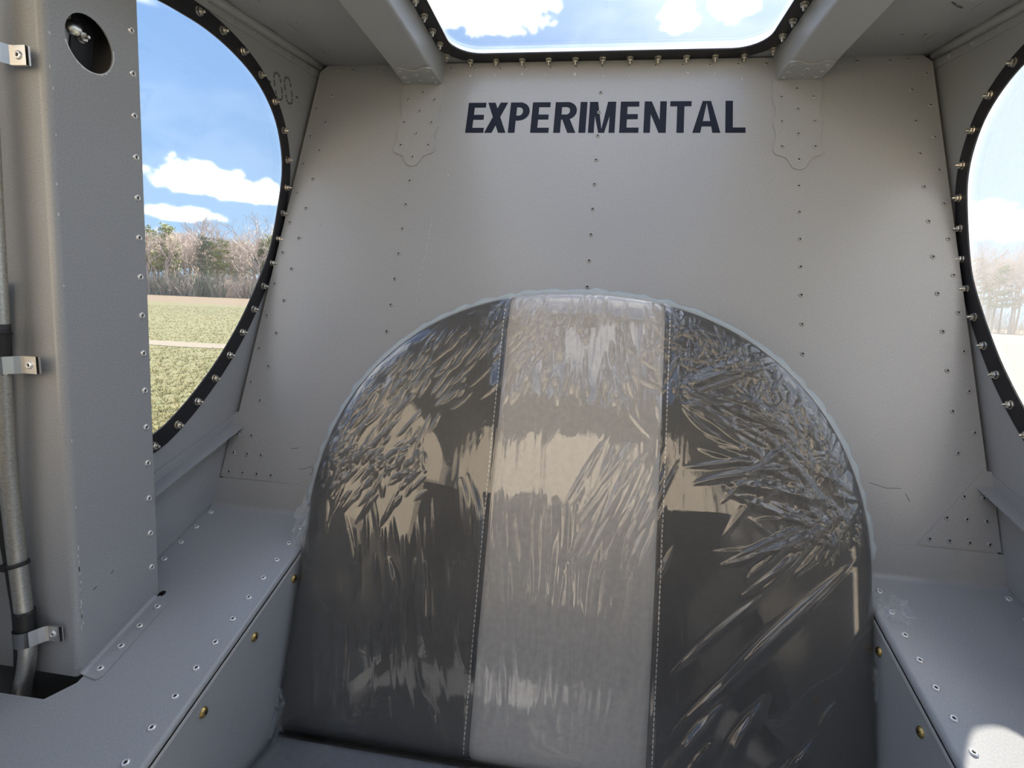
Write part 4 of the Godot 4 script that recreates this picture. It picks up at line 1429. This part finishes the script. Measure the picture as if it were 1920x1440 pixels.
func bare_tree(h: float, up: float) -> ArrayMesh:
	var st := tool(false)
	var base := Vector3.ZERO
	var top := Vector3(rng.randfn(0, 0.5), h * 0.42, rng.randfn(0, 0.5))
	sweep(st, [base, top * 0.5 + Vector3(rng.randfn(0, 0.1), 0, 0), top], [h * 0.013, h * 0.011, h * 0.008], 5, false)
	for k in 6:
		var d := Vector3(rng.randfn(0, 0.45), 1.0, rng.randfn(0, 0.45)).normalized()
		branch(st, top * rng.randf_range(0.62, 1.0), d, h * rng.randf_range(0.16, 0.24), h * 0.006, 4, up)
	return done(st)

func pine_parts(h: float) -> Array:
	var trunk := tool(false)
	sweep(trunk, [Vector3.ZERO, Vector3(rng.randfn(0, 0.3), h * 0.6, 0), Vector3(rng.randfn(0, 0.3), h * 0.97, 0)], [h * 0.014, h * 0.010, h * 0.003], 6, false)
	var crown := tool(false)
	for k in 34:
		var y := h * rng.randf_range(0.38, 0.98)
		var reach := h * 0.2 * (1.15 - y / h) * rng.randf_range(0.6, 1.5) + 0.6
		var a := rng.randf() * TAU
		var tip := Vector3(cos(a) * reach, y + reach * rng.randf_range(-0.1, 0.35), sin(a) * reach)
		limb(trunk, Vector3(0, y, 0), tip, 0.07, 0.03, 3)
		for c in 13:
			var p := Vector3(0, y, 0).lerp(tip, rng.randf_range(0.35, 1.1)) + Vector3(rng.randfn(0, 0.4), rng.randfn(0, 0.22), rng.randfn(0, 0.4))
			for q in 4:
				var d := Vector3(rng.randfn(0, 1), rng.randfn(0.3, 0.6), rng.randfn(0, 1)).normalized() * rng.randf_range(0.35, 0.75)
				var e := d.cross(Vector3(rng.randf(), rng.randf(), rng.randf())).normalized() * 0.11
				tri(crown, p - e, p + e, p + d)
	return [done(trunk), done(crown)]

func shrub_mesh(w: float, h: float) -> ArrayMesh:
	var st := tool(false)
	for k in 70:
		var a := Vector3(rng.randfn(0, w * 0.3), 0, rng.randfn(0, w * 0.3))
		var b := a + Vector3(rng.randfn(0, w * 0.25), h * rng.randf_range(0.5, 1.0), rng.randfn(0, w * 0.25))
		limb(st, a, b, 0.04, 0.015, 3)
		for q in 5:
			var p := a.lerp(b, rng.randf_range(0.3, 1.0))
			limb(st, p, p + Vector3(rng.randfn(0, 0.5), rng.randf_range(0.1, 0.7), rng.randfn(0, 0.5)), 0.025, 0.012, 3)
	return done(st)

func outdoors() -> void:
	rng.seed = 77
	var g := Frame.new(Vector3.ZERO, X, Vector3(0, 0, 1), Vector3(0, 1, 0))
	var t := thing("grass_field", "patchy green and straw grass round the parked aeroplane", "grass field", Vector3.ZERO, "", "structure")
	var st := tool()
	box(st, g, -60, 60, -34, 40, -0.30, 0.0)
	part("turf", done(st), M.field_grass, t)
	var u := thing("mown_field", "green mown field beyond the pale track", "grass field", Vector3(0, 0, -45), "", "structure")
	st = tool()
	box(st, g, -160, 160, -62, -34, -0.30, -0.005)
	box(st, g, -160, -60, -34, 40, -0.30, -0.005)
	box(st, g, 60, 160, -34, 40, -0.30, -0.005)
	part("turf", done(st), M.far_grass, u)
	var d := thing("dry_field", "tan dry grass strip in front of the woods", "grass field", Vector3(0, 0, -110), "", "structure")
	st = tool()
	box(st, g, -320, 320, -320, -62, -0.30, -0.01)
	box(st, g, -320, -160, -62, 40, -0.30, -0.01)
	box(st, g, 160, 320, -62, 40, -0.30, -0.01)
	part("turf", done(st), M.dry_grass, d)
	var tr := thing("gravel_track", "pale gravel track crossing the grass field", "track", Vector3(-14, 0, -15), "", "structure")
	st = tool()
	var tf := Frame.new(Vector3(-12.3, 0, -15.0), Vector3(2.5, 0, -0.32), Vector3(0.32, 0, 2.5), Vector3(0, 1, 0))
	var edge := PackedVector2Array()
	for k in 41: edge.append(Vector2(-22.0 + 1.1 * k, -0.75 + 0.16 * sin(k * 1.3) + 0.1 * rng.randf()))
	for k in range(40, -1, -1): edge.append(Vector2(-22.0 + 1.1 * k, 0.65 + 0.16 * sin(k * 1.9) + 0.1 * rng.randf()))
	plate(st, tf, edge, -0.05, 0.012, [], 0.6)
	part("surface", done(st), M.track_gravel, tr)
	var ap := thing("gravel_apron", "pale gravel patch beside the aeroplane", "apron", Vector3(-4, 0, -4), "", "structure")
	st = tool()
	edge = PackedVector2Array()
	for k in 30:
		var a := TAU * k / 30
		edge.append(Vector2(-2.2 + cos(a) * 4.6 * rng.randf_range(0.96, 1.04), -1.0 + sin(a) * 5.0 * rng.randf_range(0.96, 1.04)))
	plate(st, g, edge, -0.05, 0.014, [], 0.5)
	part("surface", done(st), M.track_gravel, ap)
	# grass tufts in the part of the field that the clear window shows
	var blade := SurfaceTool.new()
	blade.begin(Mesh.PRIMITIVE_TRIANGLES)
	for k in 9:
		var a := TAU * k / 9.0 + rng.randf()
		var o := Vector3(cos(a), 0, sin(a)) * rng.randf_range(0.0, 0.05)
		var tip := o * 2.2 + Vector3(cos(a) * 0.05, rng.randf_range(0.05, 0.11), sin(a) * 0.05)
		var e := Vector3(-sin(a), 0, cos(a)) * 0.006
		tri(blade, o - e, o + e, tip)
	blade.generate_normals()
	var mm := MultiMesh.new()
	mm.transform_format = MultiMesh.TRANSFORM_3D
	mm.use_colors = true
	mm.mesh = blade.commit()
	mm.mesh.surface_set_material(0, M.grass_blade)
	var spots := []
	while spots.size() < 18000:
		var dist := 6.0 + 60.0 * pow(rng.randf(), 1.9)
		var ang := deg_to_rad(rng.randf_range(-50, -24))
		var p := Vector3(sin(ang) * dist, 0, -cos(ang) * dist)
		if absf((p - tf.o).dot(tf.b)) < 0.8: continue
		if (Vector2(p.x, p.z) - Vector2(-2.2, -1.0)).length() < 5.0: continue
		spots.append(p)
	mm.instance_count = spots.size()
	for k in spots.size():
		var s := rng.randf_range(0.4, 0.9)
		mm.set_instance_transform(k, Transform3D(Basis(Vector3.UP, rng.randf() * TAU).scaled(Vector3(s, s * rng.randf_range(0.5, 1.0), s)), spots[k]))
		var dry := rng.randf()
		mm.set_instance_color(k, Color(1.0 + dry * 0.9, 1.0 + dry * 0.45, 1.0 + dry * 0.8))
	var gi := MultiMeshInstance3D.new()
	gi.name = "grass"
	gi.multimesh = mm
	add_child(gi)
	tag(gi, "short green and straw grass tufts on the field outside the clear window", "grass", "", "stuff")
	# woods
	var bare := []
	for k in 6: bare.append(bare_tree(rng.randf_range(21, 25), 0.12 if k % 2 else 0.3))
	var pines := []
	for k in 4: pines.append(pine_parts(rng.randf_range(18, 23)))
	var shrubs := []
	for k in 3: shrubs.append(shrub_mesh(6.0, 6.5))
	var rows := []
	for k in 170: rows.append([rng.randf_range(-48, -27), rng.randf_range(166, 215)])
	for k in 80: rows.append([rng.randf_range(27, 44), rng.randf_range(168, 195)])
	var n := 0
	for q in rows:
		var a := deg_to_rad(q[0])
		var p := Vector3(sin(a) * q[1], 0, -cos(a) * q[1])
		var pine := rng.randf() < 0.36
		var i := rng.randi() % 6
		var s := rng.randf_range(0.72, 1.0)
		if n == 0: pine = false; i = 1; s = 1.2; p = Vector3(-95.0, 0, -140.5)
		if n == 1: pine = true; s = 0.98; p = Vector3(-110.5, 0, -128.0)
		n += 1
		if pine:
			var o := thing("pine_tree", ("yellowish green pine tree" if i % 3 else "bluish green pine tree") + " standing in the woods beyond the field", "tree", p, "pines in the far woods")
			var m: Array = pines[i % 4]
			part("trunk", m[0], M.pine_bark, o).position = Vector3.ZERO
			part("crown", m[1], M.needles if i % 3 else M.needles_bluish, o).position = Vector3.ZERO
			o.scale = Vector3.ONE * s
			o.rotation.y = rng.randf() * TAU
		else:
			var o := MeshInstance3D.new()
			o.name = numbered("bare_tree")
			o.mesh = bare[i]
			o.material_override = M.bark_grey if i % 2 else M.bark_pink
			add_child(o)
			o.position = p
			o.scale = Vector3.ONE * s
			o.rotation.y = rng.randf() * TAU
			if n == 1: tag(o, "tallest bare tree rising above the woods beside the window seal", "tree", "bare trees in the far woods")
			else: tag(o, ("leafless grey-barked tree" if i % 2 else "leafless pinkish-barked tree") + " in the woods beyond the field", "tree", "bare trees in the far woods")
	for k in 150:
		var a := deg_to_rad(rng.randf_range(-47, -28) if k < 130 else rng.randf_range(27, 44))
		var dist := rng.randf_range(164, 200)
		var o := MeshInstance3D.new()
		o.name = numbered("understorey_shrub")
		o.mesh = shrubs[k % 3]
		o.material_override = M.brush if k % 4 else M.needles_bluish
		add_child(o)
		o.position = Vector3(sin(a) * dist, 0, -cos(a) * dist)
		o.rotation.y = rng.randf() * TAU
		o.scale = Vector3.ONE * rng.randf_range(0.7, 1.2)
		tag(o, ("straw-coloured twiggy shrub" if k % 4 else "dark green twiggy shrub") + " at the foot of the far woods", "shrub", "shrubs at the edge of the woods")


func _ready() -> void:
	# camera
	var cam := Camera3D.new()
	cam.name = "camera"
	cam.transform = Transform3D(Basis(Vector3(0.9881, 0.0447, -0.147), Vector3(-0.0655, 0.988, -0.1398), Vector3(0.139, 0.1477, 0.9792)).orthonormalized(), Vector3(0.008, 1.7, 0))
	cam.fov = 71.507
	cam.near = 0.01
	cam.far = 2000.0
	add_child(cam)
	cam.current = true
	# sun and sky
	var sun_dir := Vector3(0.30, 1.0, -0.72).normalized()
	var sun := DirectionalLight3D.new()
	sun.name = "sun"
	sun.light_color = Color(1.0, 0.965, 0.91)
	sun.light_energy = 5.0
	sun.light_angular_distance = 0.6
	sun.shadow_enabled = true
	add_child(sun)
	sun.look_at_from_position(Vector3.ZERO, -sun_dir, Vector3.UP)
	var env := Environment.new()
	env.background_mode = Environment.BG_SKY
	env.sky = Sky.new()
	env.sky.sky_material = make_sky(sun_dir)
	env.background_energy_multiplier = 0.78
	env.tonemap_mode = Environment.TONE_MAPPER_LINEAR
	env.tonemap_exposure = 1.80
	env.sdfgi_enabled = true
	env.ssao_enabled = true
	env.ssil_enabled = true
	var we := WorldEnvironment.new()
	we.name = "world_environment"
	we.environment = env
	add_child(we)
	# frames of reference
	fb = Frame.new(BO, X, V, N)
	fl = Frame.new(BO + V * FOLD, X, L, Vector3(0, 0.951, 0.3092))
	fc = Frame.new(BO + V * TOP, X, R, Vector3(0, 0.9998, -0.02))
	var lean := deg_to_rad(18.0)
	fk = Frame.new(Vector3(0, 1.405, -0.565), X, Vector3(0, cos(lean), -sin(lean)), Vector3(0, sin(lean), cos(lean)))
	rng.seed = 5
	materials()
	small_meshes()
	# structure
	back_wall()
	for s in [-1.0, 1.0]: side_wall(s)
	roof()
	for s in [-1.0, 1.0]: corner_trim(s)
	front_cabin()
	added_front_seats()
	# things
	for s in [-1.0, 1.0]: beam(s)
	for s in [-1.0, 1.0]: ledge(s)
	post()
	backrest()
	seat()
	conduit()
	lettering()
	wrap_backrest()
	added_hangar()
	outdoors()
